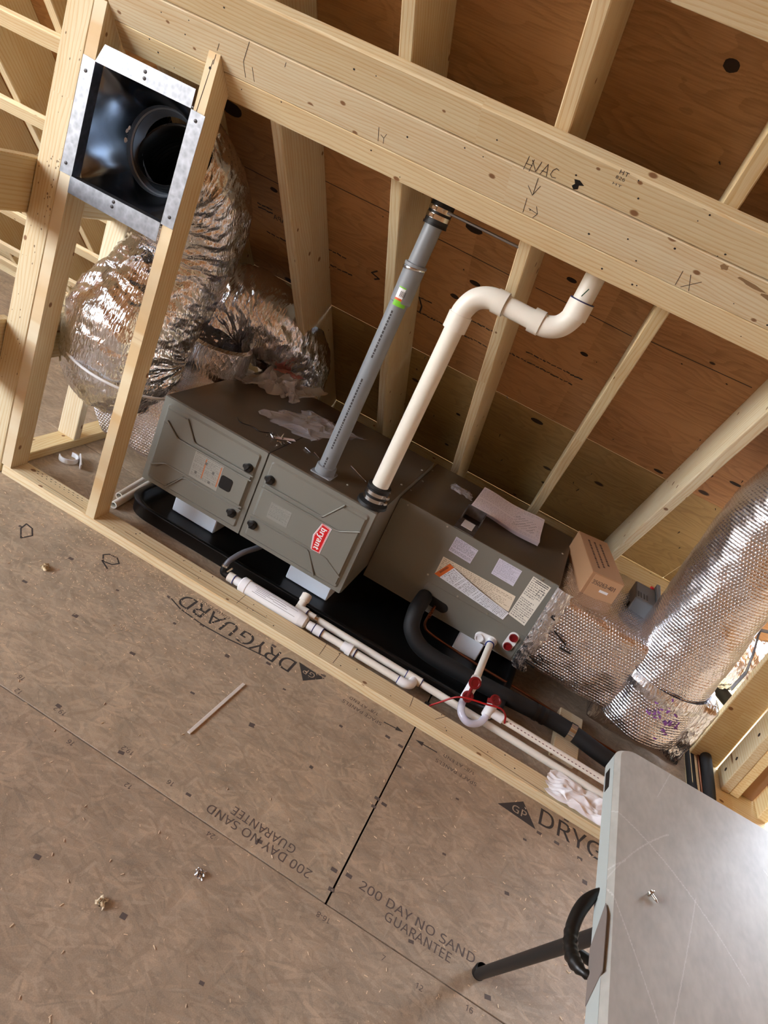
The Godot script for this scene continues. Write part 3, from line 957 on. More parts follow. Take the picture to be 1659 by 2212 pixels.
func build_register() -> void:
	var rg := thing("register_boot", "galvanised square register boot with round collar fixed between the studs", "register boot", V(-0.325, 1.11, 0))
	var z := 0.0035
	var xl := -0.497
	var xr := -0.157
	var yb := 1.110
	var yt := 1.438
	var fl := [
		[[-0.540, 1.443], [xl + 0.002, 1.440], [xl + 0.002, 1.109], [-0.541, 1.109]],
		[[xr + 0.002, 1.437], [-0.106, 1.435], [-0.111, 1.108], [xr + 0.002, 1.108]],
		[[xl, yt], [-0.475, 1.491], [xr, 1.489], [xr, yt]],
		[[-0.499, yb], [xr, yb], [xr + 0.002, 1.052], [-0.497, 1.060]]]
	for q: Array in fl:
		var poly := PackedVector2Array()
		for p: Array in q: poly.append(Vector2(p[0], p[1]))
		var m := MB.new()
		m.prism(poly, 0.0012, Transform3D(Basis(), V(0, 0, z)))
		obj("flange", m, M.galv, rg)
	for p: Array in [[-0.521, 1.404], [-0.524, 1.139], [-0.132, 1.413], [-0.132, 1.137], [-0.325, 1.455], [-0.327, 1.472], [-0.33, 1.10], [-0.332, 1.085]]:
		var m := MB.new()
		m.lathe([Vector2(0.0055, 0), Vector2(0.005, 0.002), Vector2(0.0, 0.0028)], along(V(p[0], p[1], z + 0.001), V(0, 0, 1)), 10)
		obj("screw", m, M.nail, rg)
	# throat: four short walls, then a square-to-round back
	var th := MB.new()
	var zb := -0.035
	th.quad(V(xl, yb, z), V(xl, yt, z), V(xl, yt, zb), V(xl, yb, zb), V(1, 0, 0))
	th.quad(V(xr, yb, z), V(xr, yt, z), V(xr, yt, zb), V(xr, yb, zb), V(-1, 0, 0))
	th.quad(V(xl, yt, z), V(xr, yt, z), V(xr, yt, zb), V(xl, yt, zb), V(0, -1, 0))
	th.quad(V(xl, yb, z), V(xr, yb, z), V(xr, yb, zb), V(xl, yb, zb), V(0, 1, 0))
	obj("throat", th, M.galv, rg)
	var tr := MB.new()
	var c := V((xl + xr) / 2, (yb + yt) / 2, 0)
	var S := 96
	var rows: Array = []
	for k in 9:
		var f := k / 8.0
		var row: Array = []
		for s in S + 1:
			var a := TAU * (s % S) / S
			var ci := Vector2(cos(a), sin(a))
			var sqr: Vector2 = ci / maxf(absf(ci.x) / 0.17, absf(ci.y) / 0.164)
			var cr := 0.020 * (absf(sin(a * 2.0)) ** 6.0) * sin(f * PI)
			var p: Vector2 = sqr.lerp(ci * 0.130, f)
			row.append(V(c.x + p.x, c.y + p.y, lerpf(zb, -0.165, f) + cr))
		rows.append(row)
	tr.grid(rows, true, 1, 1, true)
	obj("square_to_round", tr, M.galvdark, rg)
	var co := MB.new()
	var cx := along(V(c.x, c.y, -0.163), V(0, 0, -1))
	co.lathe([Vector2(0.1345, 0.0), Vector2(0.1315, -0.004), Vector2(0.128, 0.010), Vector2(0.1235, 0.014), Vector2(0.1245, 0.019), Vector2(0.109, 0.048), Vector2(0.1335, 0.052), Vector2(0.1345, 0.0)], cx, 64)
	obj("collar", co, mat(Color(0.52, 0.56, 0.60), 0.5, 0.75), rg)
	# smears of white sealant on the left wall of the boot
	var sm := MB.new()
	for k in 9:
		var p := V(-0.50 + k * 0.006, 0, 0)
		var q := c + V(-0.133 - rng.randf() * 0.02, rng.randf_range(-0.03, 0.035), -0.160 + rng.randf_range(0, 0.012))
		sm.lathe([Vector2(0.009, 0), Vector2(0.006, 0.002), Vector2(0.0, 0.003)], along(q, V(0.4, 0, 1)), 7)
	obj("sealant", sm, M.white, rg)
	# black inner liner of the flex duct seen down the collar
	var li := MB.new()
	var rr: Array = []
	var pts := curve([V(c.x, c.y, -0.205), V(c.x, c.y - 0.042, -0.28), V(c.x + 0.01, c.y - 0.13, -0.38), V(c.x, c.y - 0.33, -0.42)], 80)
	for k in pts.size(): rr.append(0.107 + 0.004 * sin(k * 2.1))
	li.tube(pts, rr, 48, false)
	li.lathe([Vector2(0.0, 0.0), Vector2(0.122, 0.0)], along(pts[80], V(0, -1, 0)), 32)
	obj("inner_liner", li, M.black, rg)


func foil_tube(pts: Array, rad: Array, sides: int, amp: float, sd: int, rings: float, caps := true) -> MB:
	var n1 := noise(sd, 1.0, 4)
	n1.fractal_type = FastNoiseLite.FRACTAL_RIDGED
	var n2 := noise(sd + 1, 1.0, 2)
	var m := MB.new()
	var f := func(t: float, a: float) -> float:
		var c := Vector3(cos(a) * 1.6, sin(a) * 1.6, t * rings * 0.16)
		var w := sin(t * rings + 2.5 * n2.get_noise_3d(c.x * 0.7, c.y * 0.7, t * 2.0) * 2.0)
		return amp * (0.42 * n1.get_noise_3d(c.x * 1.3, c.y * 1.3, c.z * 4.0) + 0.30 * w * w * w) + amp * 1.3 * n2.get_noise_3d(c.x * 0.5, c.y * 0.5, t * 3.0)
	m.tube(pts, rad, sides, caps, f)
	return m


func lerp_radii(rs: Array, n: int) -> Array:
	var out: Array = []
	for k in n:
		var f := float(k) / (n - 1) * (rs.size() - 1)
		var j := mini(int(f), rs.size() - 2)
		out.append(lerpf(rs[j], rs[j + 1], smoothstep(0.0, 1.0, f - j)))
	return out


# a box with rounded, slightly puffy sides: a foil-wrapped duct
func wrapped_box(a: Vector3, b: Vector3, puff: float, sd: int, res := 26) -> MB:
	var m := MB.new()
	var n1 := noise(sd, 7.0, 3)
	var c := (a + b) * 0.5
	var h := (b - a).abs() * 0.5
	var ax := [Vector3.RIGHT, Vector3.UP, Vector3.BACK]
	for k in 3:
		for s in [-1.0, 1.0]:
			var rows: Array = []
			for y in res + 1:
				var row: Array = []
				for x in res + 1:
					var u := x * 2.0 / res - 1.0
					var v := y * 2.0 / res - 1.0
					var l: Vector3 = ax[k] * s + ax[(k + 1) % 3] * u + ax[(k + 2) % 3] * v
					var ed := V(1.0 - absf(l.x), 1.0 - absf(l.y), 1.0 - absf(l.z))
					var p: Vector3 = l * h
					var rr := 0.03
					var q := V(clampf(p.x, -h.x + rr, h.x - rr), clampf(p.y, -h.y + rr, h.y - rr), clampf(p.z, -h.z + rr, h.z - rr))
					var dd := p - q
					if dd.length() > 0.0001: p = q + dd.normalized() * rr
					var nn: Vector3 = (dd.normalized() if dd.length() > 0.0001 else ax[k] * s)
					var w := puff * (1.0 - u * u) * (1.0 - v * v) + 0.009 * n1.get_noise_3dv(p + c)
					row.append(c + p + nn * w)
				rows.append(row)
			m.grid(rows, false, 1, 1, s < 0.0)
	return m


func build_left_ducts() -> void:
	var pl := thing("supply_plenum", "foil wrapped plenum at the left end of the furnace, behind the stud", "plenum", V(-0.3, 0.16, -0.6))
	var pw := wrapped_box(V(-0.59, 0.165, -0.95), V(-0.104, 0.50, -0.31), 0.018, 5)
	for k in pw.v.size():
		var p := pw.v[k]
		var f := 1.0 - smoothstep(0.12, 0.46, p.y)
		pw.v[k] = V(lerpf(p.x, -0.104 + (p.x + 0.104) * 0.62, f), p.y, p.z - 0.03 * f)
	obj("wrap", pw, M.bubble, pl)
	var tk := MB.new()
	tk.lathe([Vector2(0.15, 0.0), Vector2(0.145, 0.14), Vector2(0.13, 0.15)], Transform3D(Basis(), V(-0.22, 0.49, -0.70)), 36)
	obj("takeoff", tk, M.foil, pl)
	var fd := thing("flex_duct", "crumpled foil flex duct dropping from the register boot to the plenum", "flex duct", V(-0.33, 0.5, -0.4))
	var pts := curve([V(-0.327, 1.275, -0.205), V(-0.322, 1.25, -0.28), V(-0.305, 1.14, -0.38), V(-0.315, 0.97, -0.42), V(-0.345, 0.80, -0.37), V(-0.378, 0.63, -0.31), V(-0.372, 0.51, -0.33), V(-0.345, 0.42, -0.40)], 190)
	obj("jacket", foil_tube(pts, lerp_radii([0.150, 0.182, 0.192, 0.19, 0.20, 0.225, 0.225, 0.18], 191), 120, 0.011, 15, 120.0, false), M.foil, fd)
	# the tie strap round its foot
	var sp: Array = []
	for k in 40:
		var a := lerpf(-0.5, 1.25, k / 39.0) * PI * 0.5
		sp.append(V(-0.362 - sin(-a) * 0.243, 0.505 - 0.03 * sin(a), -0.335 + cos(a) * 0.243))
	T("tie_strap", sp, 0.005, M.white, fd, 8)
	var f2 := thing("flex_duct", "dark crumpled foil flex duct arching behind the furnace, above the plastic bags", "flex duct", V(-0.1, 0.5, -1.0))
	var p2 := curve([V(-0.36, 0.50, -0.80), V(-0.34, 0.68, -0.84), V(-0.25, 0.745, -0.90), V(-0.13, 0.71, -0.97), V(-0.05, 0.58, -1.12), V(-0.05, 0.30, -1.20)], 150)
	obj("jacket", foil_tube(p2, lerp_radii([0.15, 0.17, 0.18, 0.175, 0.16, 0.15], 151), 110, 0.011, 25, 90.0), M.foil, f2)


const ZF := -0.208

func pol(pts: Array) -> PackedVector2Array:
	var o := PackedVector2Array()
	for k in range(0, pts.size(), 2): o.append(Vector2(pts[k], pts[k + 1]))
	return o


func rounded(x0: float, y0: float, x1: float, y1: float, r: float, seg := 5) -> PackedVector2Array:
	var o := PackedVector2Array()
	for c in [[x1 - r, y1 - r, 0.0], [x0 + r, y1 - r, 0.5], [x0 + r, y0 + r, 1.0], [x1 - r, y0 + r, 1.5]]:
		for k in seg + 1:
			var a: float = (c[2] + 0.5 * k / seg) * PI
			o.append(Vector2(c[0] + cos(a) * r, c[1] + sin(a) * r))
	return o


func front(poly: PackedVector2Array, z: float, h: float, inset: float, called: String, mt: Material, parent: Node3D) -> MeshInstance3D:
	var m := MB.new()
	m.prism(poly, h, Transform3D(Basis(), V(0, 0, z)), inset)
	return obj(called, m, mt, parent)


func decal(c: Array, z: float, tex: Texture2D, called: String, parent: Node3D, rough := 0.5) -> MeshInstance3D:
	var m := MB.new()
	var a := V(c[0], c[1], z)
	var b := V(c[2], c[3], z)
	var d := V(c[4], c[5], z)
	var e := V(c[6], c[7], z)
	m.quad(a, b, d, e, V(0, 0, 1), Vector2(0, 0), Vector2(1, 0), Vector2(1, 1), Vector2(0, 1))
	var back := V(0, 0, -0.0006)
	m.quad(a, b, b + back, a + back, V(0, 1, 0)); m.quad(e, d, d + back, e + back, V(0, -1, 0))
	m.quad(a, e, e + back, a + back, V(-1, 0, 0)); m.quad(b, d, d + back, b + back, V(1, 0, 0))
	return obj(called, m, textured(tex, Color(1, 1, 1), Vector3.ONE, rough), parent)


func build_furnace() -> void:
	var fu := thing("furnace", "grey steel furnace laid on its side with two latched door panels and a red badge", "furnace", V(0.344, 0.1675, -0.58))
	var x0 := -0.1003
	var x1 := 0.7886
	var y0 := 0.1675
	var y1 := 0.5212
	B("cabinet", V(x0, y0, -0.958), V(x1, y1, ZF - 0.008), M.cabtop_shaded, fu, 0.003)
	B("end_panel", V(x1 - 0.001, y0 + 0.002, -0.95), V(x1 + 0.0008, y1 - 0.002, ZF - 0.012), M.cabinet, fu)
	var xm := 0.3475
	var doors: Array = []
	for k in 2:
		var a := x0 + 0.001 if k == 0 else xm + 0.0015
		var b := xm - 0.0015 if k == 0 else x1 - 0.001
		var d := front(rounded(a, y0 + 0.001, b, y1 - 0.001, 0.004, 2), ZF - 0.008, 0.008, 0.0015, "door", M.cabinet, fu)
		doors.append(d)
		# raised field, then two shallow terraces
		var f := rounded(-0.078, 0.186, 0.326, 0.501, 0.012) if k == 0 else rounded(0.369, 0.184, 0.771, 0.502, 0.012)
		var fm := MB.new()
		fm.prism(f, 0.006, Transform3D(Basis(), V(0, 0, ZF)), 0.006)
		obj("raised_field", fm, M.cabinet, d)
		var t1 := pol([0.319, 0.412, 0.071, 0.412, 0.016, 0.483, -0.071, 0.483, -0.071, 0.20, 0.016, 0.20, 0.071, 0.266, 0.319, 0.266]) if k == 0 else pol([0.376, 0.412, 0.619, 0.412, 0.672, 0.486, 0.764, 0.486, 0.764, 0.20, 0.672, 0.20, 0.62, 0.267, 0.376, 0.267])
		var t2 := pol([0.317, 0.396, 0.004, 0.396, -0.045, 0.431, -0.069, 0.431, -0.069, 0.248, -0.046, 0.248, -0.012, 0.281, 0.317, 0.281]) if k == 0 else pol([0.378, 0.396, 0.692, 0.396, 0.756, 0.433, 0.762, 0.433, 0.762, 0.241, 0.756, 0.241, 0.69, 0.279, 0.378, 0.279])
		front(t1, ZF + 0.006, 0.0042, 0.0030, "pressed_terrace", M.cabinet, d)
		front(t2, ZF + 0.0102, 0.0042, 0.0030, "pressed_terrace", M.cabinet, d)
		var beads: Array = [[0.326, 0.412, 0.071, 0.412, 0.016, 0.485], [0.326, 0.396, 0.004, 0.396, -0.055, 0.440], [0.326, 0.281, -0.012, 0.281, -0.070, 0.248], [0.326, 0.266, 0.071, 0.266, 0.014, 0.190]] if k == 0 else [[0.370, 0.412, 0.619, 0.412, 0.676, 0.496], [0.370, 0.396, 0.692, 0.396, 0.766, 0.437], [0.370, 0.279, 0.69, 0.279, 0.766, 0.238], [0.370, 0.267, 0.62, 0.267, 0.676, 0.186]]
		for bl: Array in beads:
			var bp: Array = []
			for q in range(0, 6, 2): bp.append(V(bl[q], bl[q + 1], ZF + (0.0105 if absf(bl[1] - 0.34) > 0.065 else 0.0148)))
			T("pressed_bead", [bp[0], (bp[0] as Vector3).lerp(bp[1], 0.97), (bp[1] as Vector3).lerp(bp[2], 0.06), bp[2]], 0.0030, M.cabinet, d, 10)
		for py in ([0.435, 0.239] if k == 0 else [0.436, 0.241]):
			var px := 0.298 if k == 0 else 0.390
			var kb := MB.new()
			kb.lathe([Vector2(0.0165, 0), Vector2(0.0165, 0.010), Vector2(0.013, 0.014), Vector2(0.0, 0.0145)], along(V(px, py, ZF + 0.006), V(0, 0, 1)), 24)
			kb.prism(pol([px - 0.008, py + 0.014, px - 0.023, py + 0.005, px - 0.022, py - 0.004, px - 0.010, py - 0.011]), 0.010, Transform3D(Basis(), V(0, 0, ZF + 0.006)), 0.001)
			kb.box(V(0.006, 0.026, 0.008), Transform3D(Basis(V(0, 0, 1), -0.5), V(px, py, ZF + 0.022)), 0.0015)
			obj("latch_knob", kb, M.black, d)
	front(rounded(0.213, 0.309, 0.264, 0.361, 0.010), ZF + 0.0144, 0.002, 0.0008, "sight_glass", M.black, doors[0])
	var orange := func(im: Image) -> void:
		for q in [[0.40, 0.44], [0.93, 0.97]]:
			for x in range(int(q[0] * 128), int(q[1] * 128)):
				for y in 100: im.set_pixel(x, 10 + y, Color(0.72, 0.42, 0.25))
		for q in [[52, 34], [90, 60], [20, 100], [84, 112]]:
			for x in 10:
				for y in 12: im.set_pixel(q[0] + x, q[1] + y - 10, Color(0.12, 0.12, 0.12) if (x * y) % 5 < 2 else Color(0.6, 0.59, 0.56))
	decal([0.088, 0.391, 0.211, 0.392, 0.213, 0.288, 0.090, 0.289], ZF + 0.0152, print_label(128, 128, Color(0.60, 0.59, 0.55), Color(0.40, 0.39, 0.37), 3, 22, orange), "rating_label", doors[0])
	decal([0.427, 0.367, 0.512, 0.368, 0.513, 0.303, 0.428, 0.302], ZF + 0.0152, print_label(128, 96, Color(0.545, 0.535, 0.50), Color(0.30, 0.30, 0.29), 4, 20), "rating_label", doors[1])
	# the red maker's badge, its lettering reading downwards
	front(pol([0.629, 0.396, 0.668, 0.391, 0.664, 0.279, 0.627, 0.275, 0.614, 0.335]), ZF + 0.0144, 0.0016, 0.0004, "badge", M.white, doors[1])
	front(pol([0.6305, 0.3935, 0.6655, 0.389, 0.662, 0.2815, 0.629, 0.2785, 0.617, 0.335]), ZF + 0.0160, 0.0004, 0.0, "badge_face", M.badge, doors[1])
	var inn := MB.new()
	var ring := [0.632, 0.3905, 0.663, 0.3865, 0.660, 0.2840, 0.6305, 0.2812, 0.6195, 0.335, 0.632, 0.3905]
	strokes([ring], func(x: float, y: float) -> Vector3: return V(x, y, ZF + 0.0166), V(0, 0, 1), 0.0013, inn)
	obj("badge_outline", inn, M.white, doors[1])
	letters("bryant", V(0.6435, 0.335, ZF + 0.0167), V(0, -1, 0), V(1, 0, 0), 0.022, 0.088, M.white, doors[1], "badge_lettering", M.bold)
	# flange of the top sheet and its screws
	var tj := MB.new()
	tj.box(V(0.003, 0.0008, 0.74), Transform3D(Basis(), V(xm, y1 + 0.0002, -0.58)))
	obj("top_joint", tj, M.seam, fu)
	for p: Array in [[0.63, -0.30], [0.71, -0.36], [0.76, -0.42], [0.775, -0.30], [0.765, -0.55], [0.775, -0.80], [0.33, -0.30]]:
		var sc := MB.new()
		sc.lathe([Vector2(0.0045, 0), Vector2(0.0042, 0.003), Vector2(0.0, 0.0036)], Transform3D(Basis(), V(p[0], y1, p[1])), 10)
		obj("screw", sc, M.screw, fu)


const ZC := -0.495

func build_coil() -> void:
	var co := thing("coil_cabinet", "plain grey cased coil cabinet right of the furnace, covered in white labels", "coil cabinet", V(1.13, 0.12, -0.76))
	var x0 := 0.7905
	var x1 := 1.465
	var y0 := 0.121
	var y1 := 0.498
	B("cabinet", V(x0, y0, -1.035), V(x1, y1, ZC - 0.002), M.cabtop_shaded, co, 0.002)
	front(rounded(x0 + 0.001, y0 + 0.001, x1 - 0.001, y1 - 0.001, 0.002, 1), ZC - 0.002, 0.002, 0.0008, "front_panel", M.cabinet, co)
	var sp := front(pol([1.031, 0.125, 1.031, 0.228, 1.034, 0.238, 1.043, 0.246, 1.455, 0.246, 1.455, 0.125]), ZC, 0.0022, 0.0015, "service_panel", M.cabinet, co)
	for p: Array in [[1.02, 0.27], [1.16, 0.252], [1.458, 0.262], [1.29, 0.252], [0.83, 0.485], [1.0, 0.487], [1.40, 0.489]]:
		var m := MB.new()
		m.lathe([Vector2(0.004, 0), Vector2(0.0038, 0.0025), Vector2(0.0, 0.003)], along(V(p[0], p[1], ZC), V(0, 0, 1)), 10)
		obj("screw", m, M.screw, co)
	var lilac := Color(0.80, 0.79, 0.84)
	decal([1.048, 0.469, 1.144, 0.463, 1.141, 0.399, 1.046, 0.403], ZC + 0.0006, print_label(128, 88, lilac, Color(0.22, 0.22, 0.26), 6, 13), "white_label", co)
	decal([1.226, 0.478, 1.321, 0.477, 1.321, 0.405, 1.227, 0.407], ZC + 0.0006, print_label(128, 96, lilac, Color(0.42, 0.41, 0.46), 7, 20), "white_label", co)
	decal([1.366, 0.481, 1.441, 0.476, 1.432, 0.285, 1.359, 0.295], ZC + 0.0006, print_label(96, 240, Color(0.90, 0.88, 0.82), Color(0.25, 0.24, 0.22), 8, 20, func(im: Image) -> void:
		for q in [[20, 8, 70, 3], [20, 16, 70, 3], [58, 40, 28, 2], [58, 40, 2, 30], [84, 40, 2, 30], [58, 68, 28, 2]]:
			im.fill_rect(Rect2i(q[0], q[1], q[2], q[3]), Color(0.2, 0.2, 0.2))), "white_label", co)
	decal([1.040, 0.370, 1.348, 0.374, 1.354, 0.304, 1.041, 0.291], ZC + 0.0006, print_label(256, 64, Color(0.88, 0.83, 0.74), Color(0.55, 0.48, 0.38), 9, 9), "cream_label", co)
	# the half-peeled warning strip laid over it, curling out at its middle
	var cu := MB.new()
	var rows: Array = []
	for k in 19:
		var f := k / 18.0
		var w := lerpf(0.0, 1.0, f)
		var a := V(lerpf(1.074, 1.359, w), lerpf(0.3575, 0.300, w), ZC + 0.002 + 0.012 * sin(f * PI))
		var b := V(lerpf(1.040, 1.352, w), lerpf(0.2885, 0.263, w), ZC + 0.0025 + 0.002 * sin(f * PI))
		rows.append([a, a.lerp(b, 0.33), a.lerp(b, 0.66), b])
	cu.grid(rows, false, 1, 1, true)
	var wt := print_label(64, 256, Color(0.90, 0.91, 0.93), Color(0.20, 0.20, 0.20), 10, 52, func(im: Image) -> void:
		im.fill_rect(Rect2i(0, 0, 64, 20), Color(0.86, 0.42, 0.16)))
	var wm := textured(wt, Color(1, 1, 1), Vector3.ONE, 0.5)
	wm.cull_mode = BaseMaterial3D.CULL_DISABLED
	obj("warning_strip", cu, wm, co)
	letters("WARNING", V(1.066, 0.325, ZC + 0.0062), V(0.43, 0.9, 0).normalized(), V(-0.9, 0.43, 0).normalized(), 0.008, 0.042, M.ink, co, "warning_lettering")
	# grommet for the line set, drain ports, red-capped ports
	front(pol_oval(1.048, 0.180, 1.132, 0.176, 0.021), ZC + 0.002, 0.004, 0.001, "grommet", M.rubber, co)
	front(pol_oval(1.312, 0.150, 1.358, 0.157, 0.0215), ZC + 0.002, 0.005, 0.001, "drain_plate", M.white, co)
	var pg := MB.new()
	pg.lathe([Vector2(0.0175, 0), Vector2(0.0175, 0.012), Vector2(0.0125, 0.0125), Vector2(0.0115, 0.008), Vector2(0.0, 0.008)], along(V(1.310, 0.149, ZC + 0.006), V(0, 0, 1)), 24)
	obj("drain_plug", pg, M.white, co)
	front(pol_oval(1.4215, 0.222, 1.4185, 0.176, 0.021), ZC + 0.002, 0.004, 0.001, "port_plate", M.white, co)
	for p: Array in [[1.4215, 0.221], [1.4185, 0.177]]:
		var rc := MB.new()
		rc.lathe([Vector2(0.0165, 0), Vector2(0.0165, 0.006), Vector2(0.0130, 0.0062), Vector2(0.0122, 0.0012), Vector2(0.0, 0.0012)], along(V(p[0], p[1], ZC + 0.006), V(0, 0, 1)), 24)
		obj("red_plug", rc, M.redcap, co)
	for p: Array in [[0.80, -0.60], [0.805, -0.75], [0.80, -0.92], [1.20, -0.95], [1.44, -0.80]]:
		var m := MB.new()
		m.lathe([Vector2(0.0045, 0), Vector2(0.0042, 0.003), Vector2(0.0, 0.0036)], Transform3D(Basis(), V(p[0], y1, p[1])), 10)
		obj("screw", m, M.screw, co)
	# line set
	var ls := thing("insulated_pipe", "black foam insulated refrigerant pipe bending out of the coil and along the floor", "pipe", V(1.05, 0.06, -0.4))
	T("insulation", curve([V(1.050, 0.182, -0.488), V(1.050, 0.182, -0.43), V(1.052, 0.165, -0.372), V(1.075, 0.115, -0.335), V(1.15, 0.072, -0.325), V(1.30, 0.062, -0.335), V(1.5, 0.062, -0.355), V(1.72, 0.068, -0.368), V(1.90, 0.062, -0.345), V(2.12, 0.04, -0.36), V(2.25, 0.035, -0.45)], 90), 0.031, M.foamrub, ls, 24)
	var kc := MB.new()
	kc.lathe([Vector2(0.034, -0.012), Vector2(0.034, 0.012)], along(V(1.762, 0.067, -0.366), V(1, 0, 0.05)), 28)
	obj("clamp", kc, M.chrome, ls)
	for q in [[1.62, 0.034, -0.362], [1.65, 0.033, -0.364]]:
		var tt := MB.new()
		tt.lathe([Vector2(0.0325, -0.007), Vector2(0.0325, 0.007)], along(V(q[0], 0.066, q[2]), V(1, 0, -0.06)), 24)
		obj("tape", tt, M.black, ls)
	var cp := thing("copper_tube", "thin bare copper tube running beside the black insulated pipe", "pipe", V(1.1, 0.06, -0.46))
	var cpts: Array = [V(1.103, 0.166, -0.49)]
	T("tube", curve([V(1.103, 0.166, -0.488), V(1.103, 0.164, -0.474), V(1.100, 0.13, -0.462), V(1.105, 0.085, -0.462), V(1.15, 0.062, -0.468), V(1.35, 0.060, -0.450), V(1.6, 0.06, -0.443), V(1.9, 0.055, -0.42), V(2.2, 0.04, -0.45)], 70), 0.0052, M.copper, cp, 12)
	for k in 5:
		var tt := MB.new()
		tt.lathe([Vector2(0.0062, -0.0025), Vector2(0.0082, 0), Vector2(0.0062, 0.0025)], along(V(1.1025, 0.161 - k * 0.0085, -0.470 + k * 0.0015), V(0, -1, 0.15)), 14)
		obj("swage_ring", tt, M.copper, cp)
	var bk := thing("wood_block", "small pale wooden block under the black insulated pipe, drilled once", "block", V(1.765, 0, -0.4))
	B("block", V(1.717, 0.001, -0.535), V(1.815, 0.038, -0.255), M.wood0, bk, 0.004)
	var pa := thing("papers", "folded instruction papers lying on top of the coil cabinet", "papers", V(1.18, 0.498, -0.9))
	for k in 3:
		var rows2: Array = []
		for y in 9:
			var row: Array = []
			for x in 17:
				var u := x / 16.0
				var v := y / 8.0
				var e := 0.002 + k * 0.004 + 0.028 * maxf(0.0, 1.0 - v * 3.0) * 0.5 * (0.4 + 0.6 * u) * (k * 0.4 + 0.3) + 0.004 * sin(u * 7.0 + v)
				row.append(V(lerpf(1.027, lerpf(1.322, 1.335, 1.0 - v), u), 0.4990 + e, lerpf(lerpf(-0.742, -0.715, u) + k * 0.005, -1.03 + k * 0.004, v)))
			rows2.append(row)
		var pm := MB.new()
		pm.grid(rows2, false)
		obj("sheet", pm, textured(print_label(256, 160, Color(0.93, 0.88, 0.89), Color(0.74, 0.67, 0.69), 13, 16, func(im: Image) -> void:
			im.fill_rect(Rect2i(170, 30, 70, 90), Color(0.93, 0.88, 0.89))
			for j in 60: im.fill_rect(Rect2i(150 + (j * 37) % 80, 40 + (j * 23) % 70, 3 + j % 5, 2), Color(0.45, 0.38, 0.40))), Color(1, 1, 1), Vector3.ONE, 0.7) if k == 2 else M.paper, pa)
	# galvanised bracket standing on the front edge, and a small bag of hardware
	var gb := thing("metal_bracket", "small galvanised bracket with a white sticker on the coil cabinet's front edge", "bracket", V(1.065, 0.498, -0.58))
	B("base", V(1.020, 0.499, -0.655), V(1.103, 0.501, -0.496), M.galv, gb)
	B("upright", V(1.022, 0.499, -0.662), V(1.103, 0.545, -0.658), M.galv, gb)
	B("upright", V(1.022, 0.499, -0.662), V(1.026, 0.540, -0.60), M.galv, gb)
	B("upright", V(1.099, 0.499, -0.662), V(1.103, 0.540, -0.60), M.galv, gb)
	B("sticker", V(1.040, 0.501, -0.605), V(1.086, 0.502, -0.535), M.white, gb)
	B("slot", V(1.03, 0.501, -0.656), V(1.097, 0.5015, -0.615), M.black, gb)
	var hb := thing("hardware_bag", "tiny clear bag with a metal strip on the coil cabinet, left of the papers", "bag", V(0.95, 0.5, -0.87))
	B("strip", V(0.915, 0.500, -0.905), V(0.972, 0.505, -0.885), M.chrome, hb)
	var hm := MB.new()
	hm.grid(sheet(V(0.905, 0.502, -0.90), V(0.10, 0, 0.012), V(0.01, 0, 0.075), 14, 12, 0.012, 44), false)
	obj("film", hm, M.film, hb)


func pol_oval(xa: float, ya: float, xb: float, yb: float, r: float) -> PackedVector2Array:
	var o := PackedVector2Array()
	var d := (Vector2(xb, yb) - Vector2(xa, ya)).normalized()
	var a0 := d.angle()
	for k in 13: o.append(Vector2(xb, yb) + Vector2.from_angle(a0 - PI / 2 + PI * k / 12) * r)
	for k in 13: o.append(Vector2(xa, ya) + Vector2.from_angle(a0 + PI / 2 + PI * k / 12) * r)
	return o


# a crumpled sheet of points spanning e1, e2 from p
func sheet(p: Vector3, e1: Vector3, e2: Vector3, nx: int, ny: int, amp: float, sd: int, ragged := 0.12, fr := 1.0) -> Array:
	var n1 := noise(sd, 1.0, 3)
	n1.fractal_type = FastNoiseLite.FRACTAL_RIDGED
	var n2 := noise(sd + 1, 1.0, 2)
	var rows: Array = []
	for y in ny + 1:
		var row: Array = []
		for x in nx + 1:
			var u := float(x) / nx
			var v := float(y) / ny
			var uu := u + ragged * n2.get_noise_2d(u * 2.0, v * 3.0 + 7.0)
			var vv := v + ragged * n2.get_noise_2d(u * 3.0 + 5.0, v * 2.0)
			var h := amp * (0.5 + 0.55 * n1.get_noise_2d(u * 2.2 * fr, v * 2.2 * fr) + 0.35 * n2.get_noise_2d(u * 6.0 * fr, v * 6.0 * fr))
			var ed := minf(minf(u, 1.0 - u), minf(v, 1.0 - v))
			row.append(p + e1 * uu + e2 * vv + V(0, maxf(0.0, h * (0.35 + 0.65 * smoothstep(0.0, 0.25, ed))), 0))
		rows.append(row)
	return rows


